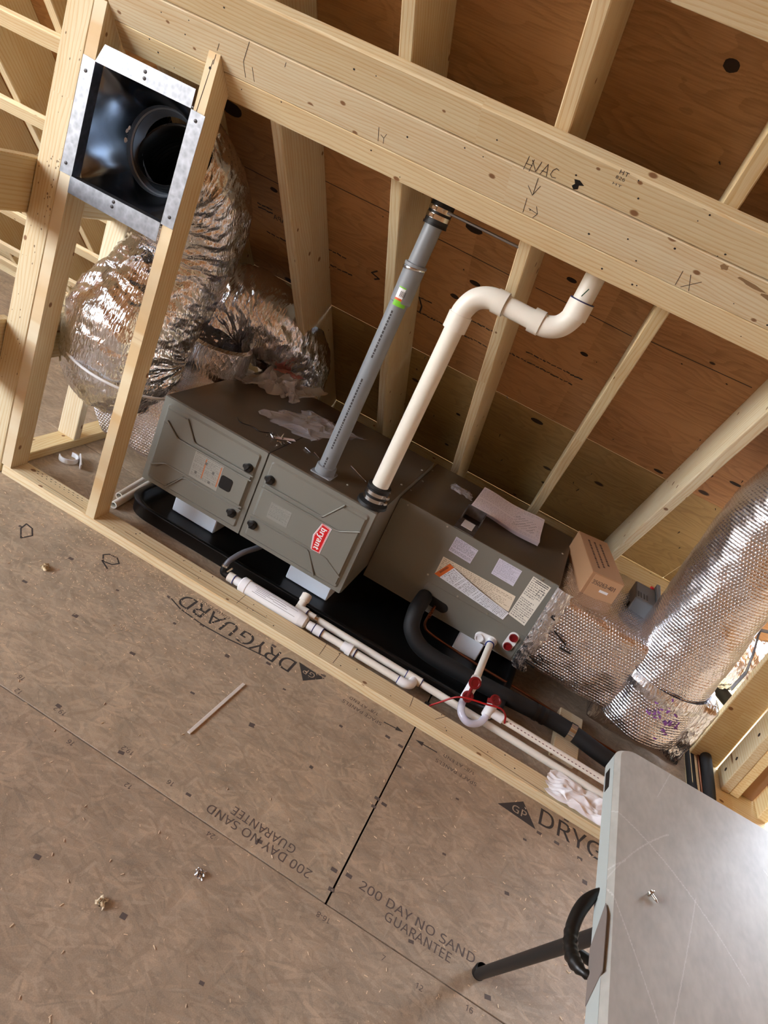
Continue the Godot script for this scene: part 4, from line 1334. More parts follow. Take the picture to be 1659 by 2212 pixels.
func build_right_ducts() -> void:
	var pl := thing("return_plenum", "bubble foil wrapped duct joining the coil cabinet at its right end", "plenum", V(1.63, 0.14, -0.75))
	obj("wrap", wrapped_box(V(1.468, 0.142, -1.02), V(1.86, 0.474, -0.475), 0.014, 8), M.bubble, pl)
	var sm := MB.new()
	sm.grid(sheet(V(1.462, 0.125, -0.482), V(0.055, 0, 0.0), V(0.0, 0.375, 0), 6, 30, 0.0, 3, 0.05), false)
	var rows: Array = []
	for k in 31:
		var yy := 0.125 + 0.375 * k / 30.0
		var row: Array = []
		for x in 8:
			row.append(V(1.458 + (0.009 + 0.0008 * sin(k * 1.9)) * x, yy, -0.4745 + 0.012 * sin(x * 0.36) + 0.0009 * sin(k * 2.3 + x)))
		rows.append(row)
	sm = MB.new()
	sm.grid(rows, false, 1, 1)
	obj("foil_tape", sm, M.foil, pl)
	var sr := RandomNumberGenerator.new(); sr.seed = 3
	for q in [[1.525, 0.20, 0.05], [1.52, 0.175, 0.045], [1.54, 0.225, 0.03], [1.56, 0.335, 0.07], [1.60, 0.30, 0.05], [1.50, 0.39, 0.02]]:
		var sl := MB.new()
		sl.box(V(q[2], 0.006, 0.004), Transform3D(Basis(V(0, 0, 1), sr.randf_range(-0.6, 0.1)), V(q[0], q[1], -0.454)), 0.001)
		obj("slit", sl, M.black, pl)
	# end box with the upright bubble foil duct standing in it
	var eb := thing("duct_box", "crumpled foil end box at the foot of the upright duct", "duct box", V(2.0, 0.05, -0.75))
	obj("wrap", wrapped_box(V(1.80, 0.055, -1.12), V(2.19, 0.36, -0.52), 0.012, 14), M.foil, eb)
	var vd := thing("foil_duct", "thick upright bubble foil duct at the right edge, purple spots near its foot", "duct", V(1.965, 0.25, -0.6))
	var vp := curve([V(1.975, 0.14, -0.60), V(1.970, 0.45, -0.60), V(1.962, 0.75, -0.59), V(1.957, 1.02, -0.58), V(1.98, 1.18, -0.54), V(2.10, 1.36, -0.42), V(2.25, 1.52, -0.30)], 120)
	var n1 := noise(91, 1.0, 3)
	var vm := MB.new()
	vm.tube(vp, lerp_radii([0.176, 0.170, 0.164, 0.160, 0.150, 0.15, 0.15], 121), 90, true, func(t: float, a: float) -> float:
		return 0.008 * n1.get_noise_3d(cos(a) * 1.2, sin(a) * 1.2, t * 9.0) + 0.004 * sin(t * 60.0 + 3.0 * n1.get_noise_2d(a, t * 3.0)) * maxf(0.0, n1.get_noise_2d(t * 4.0, a)))
	obj("wrap", vm, M.bubble, vd)
	var cl := MB.new()
	cl.lathe([Vector2(0.178, -0.03), Vector2(0.182, 0.0), Vector2(0.177, 0.03)], along(V(1.972, 0.34, -0.60), V(-0.02, 1, 0)), 60)
	obj("foil_tape", cl, M.foil, vd)
	var ps := MB.new()
	for k in 34:
		var a := -0.30 + sr.randf_range(-0.35, 0.40)
		var yy := 0.27 + sr.randfn(0.0, 0.028) - a * 0.05
		var nn := V(sin(a + 0.5), 0, cos(a + 0.5))
		ps.box(V(0.012, 0.006, 0.002), Transform3D(Basis(V(nn.z, 0, -nn.x), V(0, 1, 0), nn) * Basis(V(0, 0, 1), sr.randf() * 3.0), V(1.974, yy, -0.60) + nn * 0.1785))
	obj("purple_spots", ps, mat(Color(0.52, 0.30, 0.60), 0.6), vd).set_meta("kind", "stuff")
	# zone damper motor on the plenum
	var dm := thing("damper_motor", "dark grey damper motor with cooling slots and a red button on the foil duct", "motor", V(1.79, 0.474, -0.74))
	B("housing", V(1.742, 0.476, -0.83), V(1.826, 0.540, -0.665), M.device, dm, 0.004)
	for k in 4:
		B("slot", V(1.750 + k * 0.012, 0.539, -0.735), V(1.7545 + k * 0.012, 0.5408, -0.688), M.black, dm)
	B("mounting_plate", V(1.826, 0.474, -0.88), V(1.842, 0.552, -0.63), M.device, dm, 0.003)
	B("sticker", V(1.827, 0.552, -0.72), V(1.842, 0.5535, -0.665), M.white, dm)
	var bt := MB.new()
	bt.lathe([Vector2(0.008, 0), Vector2(0.008, 0.008), Vector2(0, 0.009)], Transform3D(Basis(), V(1.812, 0.534, -0.845)), 14)
	obj("red_button", bt, mat(Color(0.75, 0.12, 0.16), 0.4), dm)
	T("shaft", [V(1.735, 0.49, -0.70), V(1.742, 0.49, -0.70)], 0.009, M.black, dm, 12)
	# cardboard box on the plenum
	var bx := thing("cardboard_box", "brown cardboard box with printed number standing on the foil duct", "box", V(1.56, 0.474, -0.76))
	var A := V(1.546, 0, -0.582)
	var e1 := V(0.129, 0, -0.034)
	var e2 := V(-0.088, 0, -0.336)
	var bs := Basis(e1.normalized(), V(0, 1, 0), -e2.normalized())
	bs = bs.orthonormalized()
	var mid := A + e1 * 0.5 + e2 * 0.5 + V(0, 0.527, 0)
	var bm := MB.new()
	bm.box(V(e1.length(), 0.103, e2.length()), Transform3D(bs, mid), 0.002)
	obj("carton", bm, M.card, bx)
	var fm := MB.new()
	fm.box(V(e1.length() - 0.018, 0.094, 0.002), Transform3D(bs, mid + bs.z * (e2.length() / 2 + 0.0008) + bs.x * 0.006), 0.0)
	obj("end_flap", fm, M.cardlight, bx)
	letters("350263-401", mid + bs.z * (e2.length() / 2 + 0.0022) + bs.y * 0.016, bs.x, bs.y, 0.017, 0.092, M.ink, bx)
	var lb := MB.new()
	lb.box(V(0.035, 0.010, 0.001), Transform3D(bs, mid + bs.z * (e2.length() / 2 + 0.0022) + bs.y * -0.010 + bs.x * 0.012))
	obj("sticker", lb, M.white, bx)
	var tx := MB.new()
	for k in 3:
		var x := -0.12
		while x < 0.12 - k * 0.03:
			var w := rng.randf_range(0.006, 0.02)
			tx.box(V(0.008, 0.0006, w), Transform3D(bs, mid + bs.y * 0.0518 + bs.x * (-0.03 + k * 0.026) + bs.z * (x + w / 2)))
			x += w + 0.006
	obj("printed_lines", tx, mat(Color(0.30, 0.20, 0.13), 0.8), bx)
	# far flex duct and galvanised hanger strap between duct and studs
	var ff := thing("flex_duct", "far foil flex duct glimpsed between the upright duct and the right studs", "flex duct", V(2.3, 0.3, -1.1))
	obj("jacket", foil_tube(curve([V(2.06, 0.30, -1.02), V(2.20, 0.32, -1.06), V(2.34, 0.33, -1.12), V(2.50, 0.30, -1.25)], 60), lerp_radii([0.12, 0.125, 0.125, 0.12], 61), 70, 0.012, 35, 80.0), M.foil, ff)
	var hs := thing("hanger_strap", "bent galvanised hanger strap beside the right studs", "strap", V(2.2, 0.5, -0.8))
	var hp := [V(2.30, 0.645, -0.80), V(2.215, 0.615, -0.80), V(2.218, 0.600, -0.80), V(2.245, 0.53, -0.80), V(2.268, 0.44, -0.79), V(2.262, 0.35, -0.785)]
	var hm := MB.new()
	for k in hp.size() - 1:
		var d: Vector3 = hp[k + 1] - hp[k]
		hm.box(V(d.length() + 0.002, 0.0025, 0.028), Transform3D(Basis(d.normalized(), V(0, 0, 1).cross(d.normalized()), V(0, 0, 1)), (hp[k] + hp[k + 1]) * 0.5))
	obj("strap", hm, M.galv, hs)
	# pipes standing off towards the eaves at the right
	tag(T("insulated_pipe", [V(2.284, 0.022, -1.0), V(2.284, 0.022, -0.55), V(2.28, 0.03, -0.35)], 0.019, M.foamrub), "black insulated pipe along the foot of the right studs, inner of the pair", "pipe", "black pipes by the right studs")
	tag(T("insulated_pipe", [V(2.333, 0.06, -1.04), V(2.328, 0.06, -0.55), V(2.32, 0.06, -0.35)], 0.022, M.foamrub), "black insulated pipe along the foot of the right studs, outer of the pair", "pipe", "black pipes by the right studs")
	tag(T("copper_tube", [V(2.306, 0.046, -1.0), V(2.305, 0.046, -0.35)], 0.006, M.copper), "copper tube squeezed between the two black pipes by the right studs", "pipe")
	tag(T("insulated_pipe", [V(2.20, 0.24, -1.12), V(2.45, 0.16, -1.02)], 0.028, M.foamrub), "black insulated pipe end crossing behind the right studs", "pipe")


func hub(m: MB, p: Vector3, d: Vector3, r: float, l: float) -> void:
	m.lathe([Vector2(r * 0.86, -l / 2), Vector2(r, -l / 2), Vector2(r, l / 2), Vector2(r * 0.86, l / 2)], along(p, d), 32)


func build_vents() -> void:
	var z := -0.29
	var gp := thing("vent_pipe", "grey vent pipe rising from the furnace top to the beam", "pipe", V(0.536, 0.521, z))
	T("pipe", [V(0.5355, 0.525, z), V(0.546, 1.24, z)], 0.0302, M.pvcgrey, gp, 36)
	T("pipe", [V(0.546, 1.24, z), V(0.556, 1.70, z)], 0.0288, M.pvcgrey, gp, 36)
	var m := MB.new()
	m.lathe([Vector2(0.030, -0.075), Vector2(0.0345, -0.068), Vector2(0.0345, 0.045), Vector2(0.0368, 0.047), Vector2(0.0368, 0.056), Vector2(0.029, 0.058)], Transform3D(Basis(), V(0.5475, 1.245, z)), 36)
	obj("bell_coupling", m, M.pvcgrey, gp)
	m = MB.new()
	m.lathe([Vector2(0.0372, 0), Vector2(0.0385, 0.004), Vector2(0.0372, 0.008)], Transform3D(Basis(V(0, 0, 1), 0.18), V(0.5475, 1.283, z)), 32)
	obj("hose_clamp", m, M.chrome, gp)
	m = MB.new()
	m.lathe([Vector2(0.029, -0.03), Vector2(0.039, -0.03), Vector2(0.037, -0.022), Vector2(0.037, 0.05), Vector2(0.039, 0.06), Vector2(0.029, 0.06)], Transform3D(Basis(), V(0.5525, 1.455, z)), 36)
	obj("rubber_coupling", m, M.rubber, gp)
	for dy in [0.0, 0.022]:
		m = MB.new()
		m.lathe([Vector2(0.0385, -0.007), Vector2(0.0385, 0.007)], Transform3D(Basis(), V(0.5525, 1.452 + dy, z)), 32)
		m.box(V(0.014, 0.012, 0.012), Transform3D(Basis(), V(0.5525 - 0.012, 1.452 + dy, z + 0.041)), 0.002)
		obj("band_clamp", m, M.chrome, gp)
	# base flange on the cabinet
	front_flat(rounded(0.495, -0.331, 0.577, -0.249, 0.008), 0.5215, 0.004, "base_flange", M.pvcgrey, gp)
	m = MB.new()
	m.lathe([Vector2(0.0375, 0.0), Vector2(0.0365, 0.028), Vector2(0.0302, 0.030)], Transform3D(Basis(), V(0.536, 0.525, z)), 36)
	obj("base_collar", m, M.pvcgrey, gp)
	# print along the pipe, price sticker on the bell
	var facing := V(0.643, 0, 2.28).normalized()
	var side := V(facing.z, 0, -facing.x)
	for seg in [[0.63, 0.90], [0.98, 1.14], [0.545, 0.585]]:
		var yy: float = seg[0]
		var pm := MB.new()
		while yy < seg[1]:
			var h := rng.randf_range(0.004, 0.012)
			var cx := 0.5355 + (yy - 0.525) * 0.0147
			var dir := (facing - side * 0.35).normalized()
			pm.box(V(0.006, h, 0.0006), Transform3D(Basis(V(dir.z, 0, -dir.x), V(0, 1, 0), dir), V(cx, yy + h / 2, z) + dir * 0.0302))
			yy += h + 0.003
		obj("pipe_print", pm, M.ink, gp)
	for q in [[1.165, 1.183, mat(Color(0.45, 0.75, 0.15), 0.5), "sticker_green", -0.62, 0.62], [1.183, 1.190, mat(Color(0.82, 0.36, 0.12), 0.5), "sticker_orange", -0.62, 0.62], [1.190, 1.222, M.white, "sticker_white", -0.62, 0.62], [1.222, 1.226, mat(Color(0.45, 0.75, 0.15), 0.5), "sticker_green", -0.62, 0.62]]:
		arc_patch(q[0], q[1], q[4], q[5], 0.0349 if q[0] > 1.175 else 0.0349, V(0.5463, 0, z), facing, q[3], q[2], gp)
	for k in 7:
		arc_patch(1.196, 1.214, -0.30 + k * 0.075, -0.30 + k * 0.075 + (0.025 if k % 2 else 0.042), 0.0352, V(0.5463, 0, z), facing, "barcode", M.ink, gp)
	# white vent: hub, elbow, cross piece, elbow, up through the beam
	var zw := -0.267
	var wp := thing("vent_pipe", "white vent pipe with an S-shaped offset rising from a banded rubber coupling", "pipe", V(0.745, 0.521, zw))
	T("pipe", [V(0.7445, 0.53, zw), V(0.7475, 1.19, zw)], 0.0302, M.pvcold, wp, 36)
	var el := MB.new()
	el.tube(curve([V(0.7475, 1.195, zw), V(0.7485, 1.245, zw), V(0.770, 1.290, zw), V(0.812, 1.313, zw), V(0.858, 1.3135, zw)], 26), 0.0335, 36)
	obj("elbow", el, M.pvc, wp)
	var h1 := MB.new(); hub(h1, V(0.7475, 1.205, zw), V(0, 1, 0), 0.0375, 0.052); obj("hub", h1, M.pvc, wp)
	var h2 := MB.new(); hub(h2, V(0.843, 1.3135, zw), V(1, 0, 0), 0.0375, 0.036); obj("hub", h2, M.pvc, wp)
	T("pipe", [V(0.84, 1.3135, zw), V(0.99, 1.3110, zw)], 0.0302, M.pvc, wp, 36)
	var h3 := MB.new(); hub(h3, V(0.967, 1.3115, zw), V(1, 0, 0), 0.0375, 0.034); obj("hub", h3, M.pvc, wp)
	var e2 := MB.new()
	e2.tube(curve([V(0.965, 1.3115, zw), V(1.000, 1.3115, zw), V(1.035, 1.330, zw), V(1.056, 1.370, zw), V(1.0585, 1.416, zw)], 26), 0.0335, 36)
	obj("elbow", e2, M.pvc, wp)
	var h4 := MB.new(); hub(h4, V(1.0585, 1.393, zw), V(0, 1, 0), 0.0375, 0.05); obj("hub", h4, M.pvc, wp)
	var pr := MB.new()
	pr.lathe([Vector2(0.0378, 0), Vector2(0.0382, 0.003), Vector2(0.0305, 0.0035)], Transform3D(Basis(), V(1.0585, 1.4175, zw)), 32)
	obj("primer_ring", pr, M.purple, wp)
	T("pipe", [V(1.0585, 1.41, zw), V(1.0585, 1.72, zw)], 0.0302, M.pvc, wp, 36)
	var mk := MB.new()
	mk.box(V(0.003, 0.028, 0.0006), Transform3D(Basis(V(0, 0, 1), -0.35), V(1.056, 1.445, zw + 0.0303)))
	obj("green_mark", mk, mat(Color(0.05, 0.25, 0.15), 0.6), wp)
	var rc := MB.new()
	rc.lathe([Vector2(0.056, 0.0), Vector2(0.054, 0.010), Vector2(0.041, 0.018), Vector2(0.0405, 0.062), Vector2(0.0425, 0.066), Vector2(0.0425, 0.074), Vector2(0.0302, 0.076)], Transform3D(Basis(), V(0.7445, 0.5212, zw)), 40)
	obj("rubber_coupling", rc, M.rubber, wp)
	for dy in [0.027, 0.050]:
		var bc := MB.new()
		bc.lathe([Vector2(0.042, -0.0065), Vector2(0.0422, 0.0065)], Transform3D(Basis(), V(0.7445, 0.5212 + dy, zw)), 36)
		bc.box(V(0.012, 0.012, 0.016), Transform3D(Basis(V(0, 1, 0), -0.4), V(0.7445 + 0.044, 0.5212 + dy, zw + 0.012)), 0.002)
		obj("band_clamp", bc, M.chrome, wp)
	# threaded rod from the grey pipe's clamp to the next rafter
	tag(T("threaded_rod", [rp(0.603, -0.247, -0.004), rp(0.834, -0.2475, -0.004)], 0.0042, M.steel, null, 12), "thin steel rod between the grey pipe's coupling and the next rafter", "rod")


# like front(), but lying flat: poly in (x, z)
func front_flat(poly: PackedVector2Array, y: float, h: float, called: String, mt: Material, parent: Node3D) -> MeshInstance3D:
	var q := PackedVector2Array()
	for p in poly: q.append(Vector2(p.x, -p.y))
	var m := MB.new()
	m.prism(q, h, Transform3D(Basis(V(1, 0, 0), V(0, 0, -1), V(0, 1, 0)), V(0, y, 0)), 0.001)
	return obj(called, m, mt, parent)


func arc_patch(y0: float, y1: float, a0: float, a1: float, r: float, c: Vector3, facing: Vector3, called: String, mt: Material, parent: Node3D) -> void:
	var side := V(facing.z, 0, -facing.x)
	var rows: Array = []
	for y: float in [y0, y1]:
		var row: Array = []
		for k in 11:
			var a := lerpf(a0, a1, k / 10.0)
			row.append(c + V(0, y, 0) + (facing * cos(a) + side * sin(a)) * r)
		rows.append(row)
	var m := MB.new()
	m.grid(rows, false)
	obj(called, m, mt, parent)


func build_pan() -> void:
	var pn := thing("drain_pan", "long black plastic drain pan under the furnace and coil", "pan", V(0.68, 0, -0.62))
	var x0 := -0.135
	var x1 := 1.497
	var zf := -0.198
	var zb := -1.06
	var out := rounded(x0, zb, x1, zf, 0.10, 8)
	var prof := [[0.012, 0.0015], [0.0, 0.012], [0.0, 0.060], [-0.006, 0.066], [0.012, 0.066], [0.020, 0.060], [0.024, 0.028], [0.05, 0.024]]
	var rows: Array = []
	for q: Array in prof:
		var row: Array = []
		for k in out.size() + 1:
			var p := out[k % out.size()]
			var c := Vector2((x0 + x1) / 2, (zf + zb) / 2)
			var hw := Vector2((x1 - x0) / 2, (zf - zb) / 2)
			var l := p - c
			var sc := Vector2((hw.x - q[0]) / hw.x, (hw.y - q[0]) / hw.y)
			row.append(V(c.x + l.x * sc.x, q[1], c.y + l.y * sc.y))
		rows.append(row)
	var m := MB.new()
	m.grid(rows, true)
	obj("rim", m, M.pan, pn)
	var fl := PackedVector2Array()
	var c0 := Vector2((x0 + x1) / 2, (zf + zb) / 2)
	for p in out: fl.append(c0 + (p - c0) * Vector2(0.94, 0.9))
	front_flat(fl, 0.008, 0.0162, "pan_floor", M.pan, pn)
	var fb := [[V(-0.005, 0.026, -0.62), V(0.196, 0.1665, -0.338), "white foam block under the left end of the furnace"],
		[V(0.541, 0.026, -0.62), V(0.729, 0.1665, -0.338), "white foam block under the right end of the furnace, chipped along its lower edge"],
		[V(1.238, 0.026, -0.72), V(1.345, 0.1205, -0.518), "white foam block under the coil cabinet, beside the drain pipe"]]
	for q: Array in fb:
		tag(B("foam_block", q[0], q[1], M.foam, null, 0.004), q[2], "block", "foam blocks in the drain pan")


func build_drains() -> void:
	var r := 0.0134
	# neutraliser canister and its line
	var zc := -0.122
	var yc := 0.047
	var cn := thing("neutralizer", "white condensate neutralizer canister with printed panel along the bottom plate", "canister", V(0.6, 0.0, zc))
	var cm := MB.new()
	cm.lathe([Vector2(0.0, 0.0), Vector2(0.024, 0.0), Vector2(0.030, 0.006), Vector2(0.0305, 0.030), Vector2(0.0285, 0.033), Vector2(0.0285, 0.255), Vector2(0.024, 0.280), Vector2(0.016, 0.288), Vector2(0.0, 0.289)], along(V(0.456, yc, zc), V(1, 0, 0)), 44)
	obj("body", cm, M.white, cn)
	var top := V(0, 0.80, 0.60)
	var pp := MB.new()
	var pnm := along(V(0, 0, 0), top)
	var lines: Array = [[0.515, -0.012, 0.695, -0.012, 0.695, 0.012, 0.515, 0.012, 0.515, -0.012], [0.525, 0.006, 0.58, 0.006], [0.525, 0.0, 0.60, 0.0], [0.525, -0.006, 0.57, -0.006], [0.60, 0.004, 0.65, 0.004], [0.60, -0.004, 0.66, -0.004]]
	var onc := func(x: float, w: float) -> Vector3:
		var a := w / 0.0285
		return V(x, yc, zc) + (top * cos(a) + V(0, 0.60, -0.80) * sin(a)) * 0.0287
	strokes(lines, onc, top, 0.0011, pp)
	obj("printed_panel", pp, M.inkdim, cn)
	T("adapter", [V(0.428, yc, zc), V(0.458, yc, zc)], 0.0165, M.white, cn)
	T("adapter", [V(0.402, yc, zc), V(0.427, yc, zc)], 0.0185, M.pvc, cn)
	T("primer_ring", [V(0.4265, yc, zc), V(0.4295, yc, zc)], 0.0187, M.blue, cn)
	T("barb_elbow", curve([V(0.404, yc, zc), V(0.388, yc, zc), V(0.376, 0.052, zc), V(0.374, 0.072, zc - 0.004)], 10), 0.0125, M.black, cn)
	var ck := MB.new()
	ck.lathe([Vector2(0.0135, -0.004), Vector2(0.0135, 0.004)], along(V(0.374, 0.075, zc - 0.006), V(0, 1, -0.2)), 18)
	ck.box(V(0.007, 0.032, 0.005), Transform3D(Basis(V(0, 0, 1), -0.5), V(0.398, 0.072, zc)), 0.001)
	obj("hose_clamp", ck, M.chrome, cn)
	T("drain_hose", curve([V(0.374, 0.068, zc - 0.003), V(0.378, 0.095, zc - 0.015), V(0.398, 0.125, zc - 0.06), V(0.428, 0.142, zc - 0.13), V(0.445, 0.170, zc - 0.17)], 24), 0.0105, M.greytube, cn)
	var dl := thing("drain_pipe", "white condensate pipe with union and elbow running right from the canister", "pipe", V(0.95, 0, -0.12))
	for q in [[0.748, 0.772, 0.0165, "adapter"], [0.776, 0.806, 0.0185, "coupling"], [0.893, 0.915, 0.0180, "union_collar"], [0.912, 0.932, 0.0235, "union_nut"], [0.932, 0.945, 0.0165, "union_collar"]]:
		T(q[3], [V(q[0], yc - 0.002, zc), V(q[1], yc - 0.002, zc)], q[2], M.white, dl, 8 if q[3] == "union_nut" else 22)
	for x in [0.774, 0.807, 0.947]:
		T("primer_ring", [V(x - 0.0015, yc - 0.002, zc), V(x + 0.0015, yc - 0.002, zc)], 0.0188 if x < 0.9 else 0.0168, M.purple, dl)
	T("pipe", [V(0.75, yc - 0.002, zc), V(1.13, yc - 0.003, zc)], r, M.pvc, dl)
	T("primer_ring", [V(1.122, yc - 0.003, zc), V(1.130, yc - 0.003, zc)], 0.0140, M.blue, dl)
	T("elbow", curve([V(1.126, yc - 0.003, zc), V(1.152, yc - 0.003, zc), V(1.170, yc - 0.003, zc - 0.014), V(1.171, yc - 0.003, zc - 0.042)], 14), 0.0170, M.white, dl)
	# long main drain behind it
	var zl := -0.172
	var md := thing("drain_pipe", "long white main drain pipe running behind the canister to the right", "pipe", V(1.2, 0, zl))
	T("pipe", [V(0.70, yc, zl - 0.004), V(1.45, yc - 0.002, zl + 0.006), V(2.2, yc - 0.006, zl + 0.018)], r, M.pvc, md)
	T("tee", [V(0.668, yc, zl - 0.004), V(0.716, yc, zl - 0.004)], 0.0172, M.pvc, md)
	T("tee_branch", [V(0.682, yc, zl - 0.004), V(0.680, yc + 0.018, zl - 0.03)], 0.0165, M.pvc, md)
	T("threaded_cap", [V(0.680, yc + 0.018, zl - 0.03), V(0.678, yc + 0.036, zl - 0.054)], 0.0200, M.pvc, md, 8)
	T("tee", [V(1.140, yc - 0.001, zl), V(1.200, yc - 0.001, zl)], 0.0172, M.pvc, md)
	for x in [1.139, 1.201, 0.717]:
		T("primer_ring", [V(x - 0.0015, yc - 0.001, zl), V(x + 0.0015, yc - 0.001, zl)], 0.0174, M.blue if x > 1.0 and x < 1.15 else M.purple, md)
	T("pipe_clamp", [V(0.752, yc, zl - 0.003), V(0.764, yc, zl - 0.003)], 0.0165, M.chrome, md)
	# trap with red caps at the coil drain
	var zt := -0.172
	var tr := thing("condensate_trap", "white condensate trap with clear U tube, red caps and a red tether", "trap", V(1.4, 0, zt))
	var dn := MB.new()
	hub(dn, V(1.357, 0.157, ZC + 0.018), V(0, 0, 1), 0.0185, 0.03)
	obj("port_hub", dn, M.white, tr)
	T("primer_ring", [V(1.357, 0.157, ZC + 0.033), V(1.357, 0.157, ZC + 0.036)], 0.0180, M.blue, tr)
	T("pipe", [V(1.357, 0.157, ZC + 0.01), V(1.358, 0.166, zt)], r, M.pvc, tr)
	T("inlet_body", [V(1.357, 0.182, zt), V(1.358, 0.088, zt)], 0.0182, M.white, tr, 26)
	T("clear_bend", curve([V(1.357, 0.096, zt + 0.002), V(1.357, 0.074, zt + 0.020), V(1.370, 0.060, zt + 0.052), V(1.402, 0.0535, zt + 0.068), V(1.434, 0.060, zt + 0.052), V(1.448, 0.074, zt + 0.022), V(1.449, 0.092, zt + 0.004)], 30), 0.0130, M.clear, tr)
	T("outlet_body", [V(1.449, 0.074, zt + 0.006), V(1.449, 0.139, zt)], 0.0185, M.white, tr, 26)
	T("outlet_arm", [V(1.449, 0.094, zt), V(1.505, 0.092, zt)], 0.0172, M.white, tr, 26)
	T("outlet_pipe", [V(1.49, 0.092, zt), V(2.2, 0.080, zt - 0.01)], r, M.pvc, tr)
	var op := MB.new()
	for k in 26:
		var x := 1.52 + k * 0.014
		op.box(V(0.006, 0.0005, 0.0026), Transform3D(Basis(V(1, 0, 0), 0.9), V(x, 0.092 - (x - 1.49) * 0.017 + 0.0085, zt + 0.0106)))
	obj("pipe_print", op, mat(Color(0.35, 0.12, 0.12), 0.7), tr)
	for q in [[V(1.358, 0.176, zt + 0.023), V(0.25, 0.55, 0.8), 0.0215], [V(1.361, 0.117, zt + 0.027), V(0.05, 0.35, 0.93), 0.0200], [V(1.450, 0.148, zt + 0.006), V(0.2, 0.9, 0.3), 0.0205]]:
		var cm2 := MB.new()
		cm2.lathe([Vector2(0.0, -0.01), Vector2(q[2] * 0.8, -0.01), Vector2(q[2], -0.004), Vector2(q[2], 0.004), Vector2(q[2] * 0.72, 0.005), Vector2(q[2] * 0.62, 0.0025), Vector2(0.0, 0.0025)], along(q[0], q[1]), 26)
		obj("red_cap", cm2, M.redcap, tr)
	T("cap_link", [V(1.357, 0.160, zt + 0.024), V(1.361, 0.120, zt + 0.026)], 0.006, M.redcap, tr, 10)
	B("cap_tab", V(1.353, 0.078, zt + 0.015), V(1.366, 0.104, zt + 0.022), M.redcap, tr, 0.002)
	T("cap_link", [V(1.425, 0.135, zt + 0.012), V(1.449, 0.143, zt + 0.012)], 0.009, M.redcap, tr, 10)
	T("red_tether", curve([V(1.262, 0.018, zt + 0.055), V(1.292, 0.062, zt + 0.055), V(1.33, 0.108, zt + 0.05), V(1.375, 0.126, zt + 0.046), V(1.42, 0.135, zt + 0.04), V(1.475, 0.145, zt + 0.03), V(1.502, 0.125, zt + 0.02), V(1.515, 0.09, zt + 0.012)], 40), 0.0033, M.red, tr, 10)
	B("tether_clip", V(1.244, 0.002, zt + 0.040), V(1.268, 0.022, zt + 0.072), M.black, tr, 0.003)


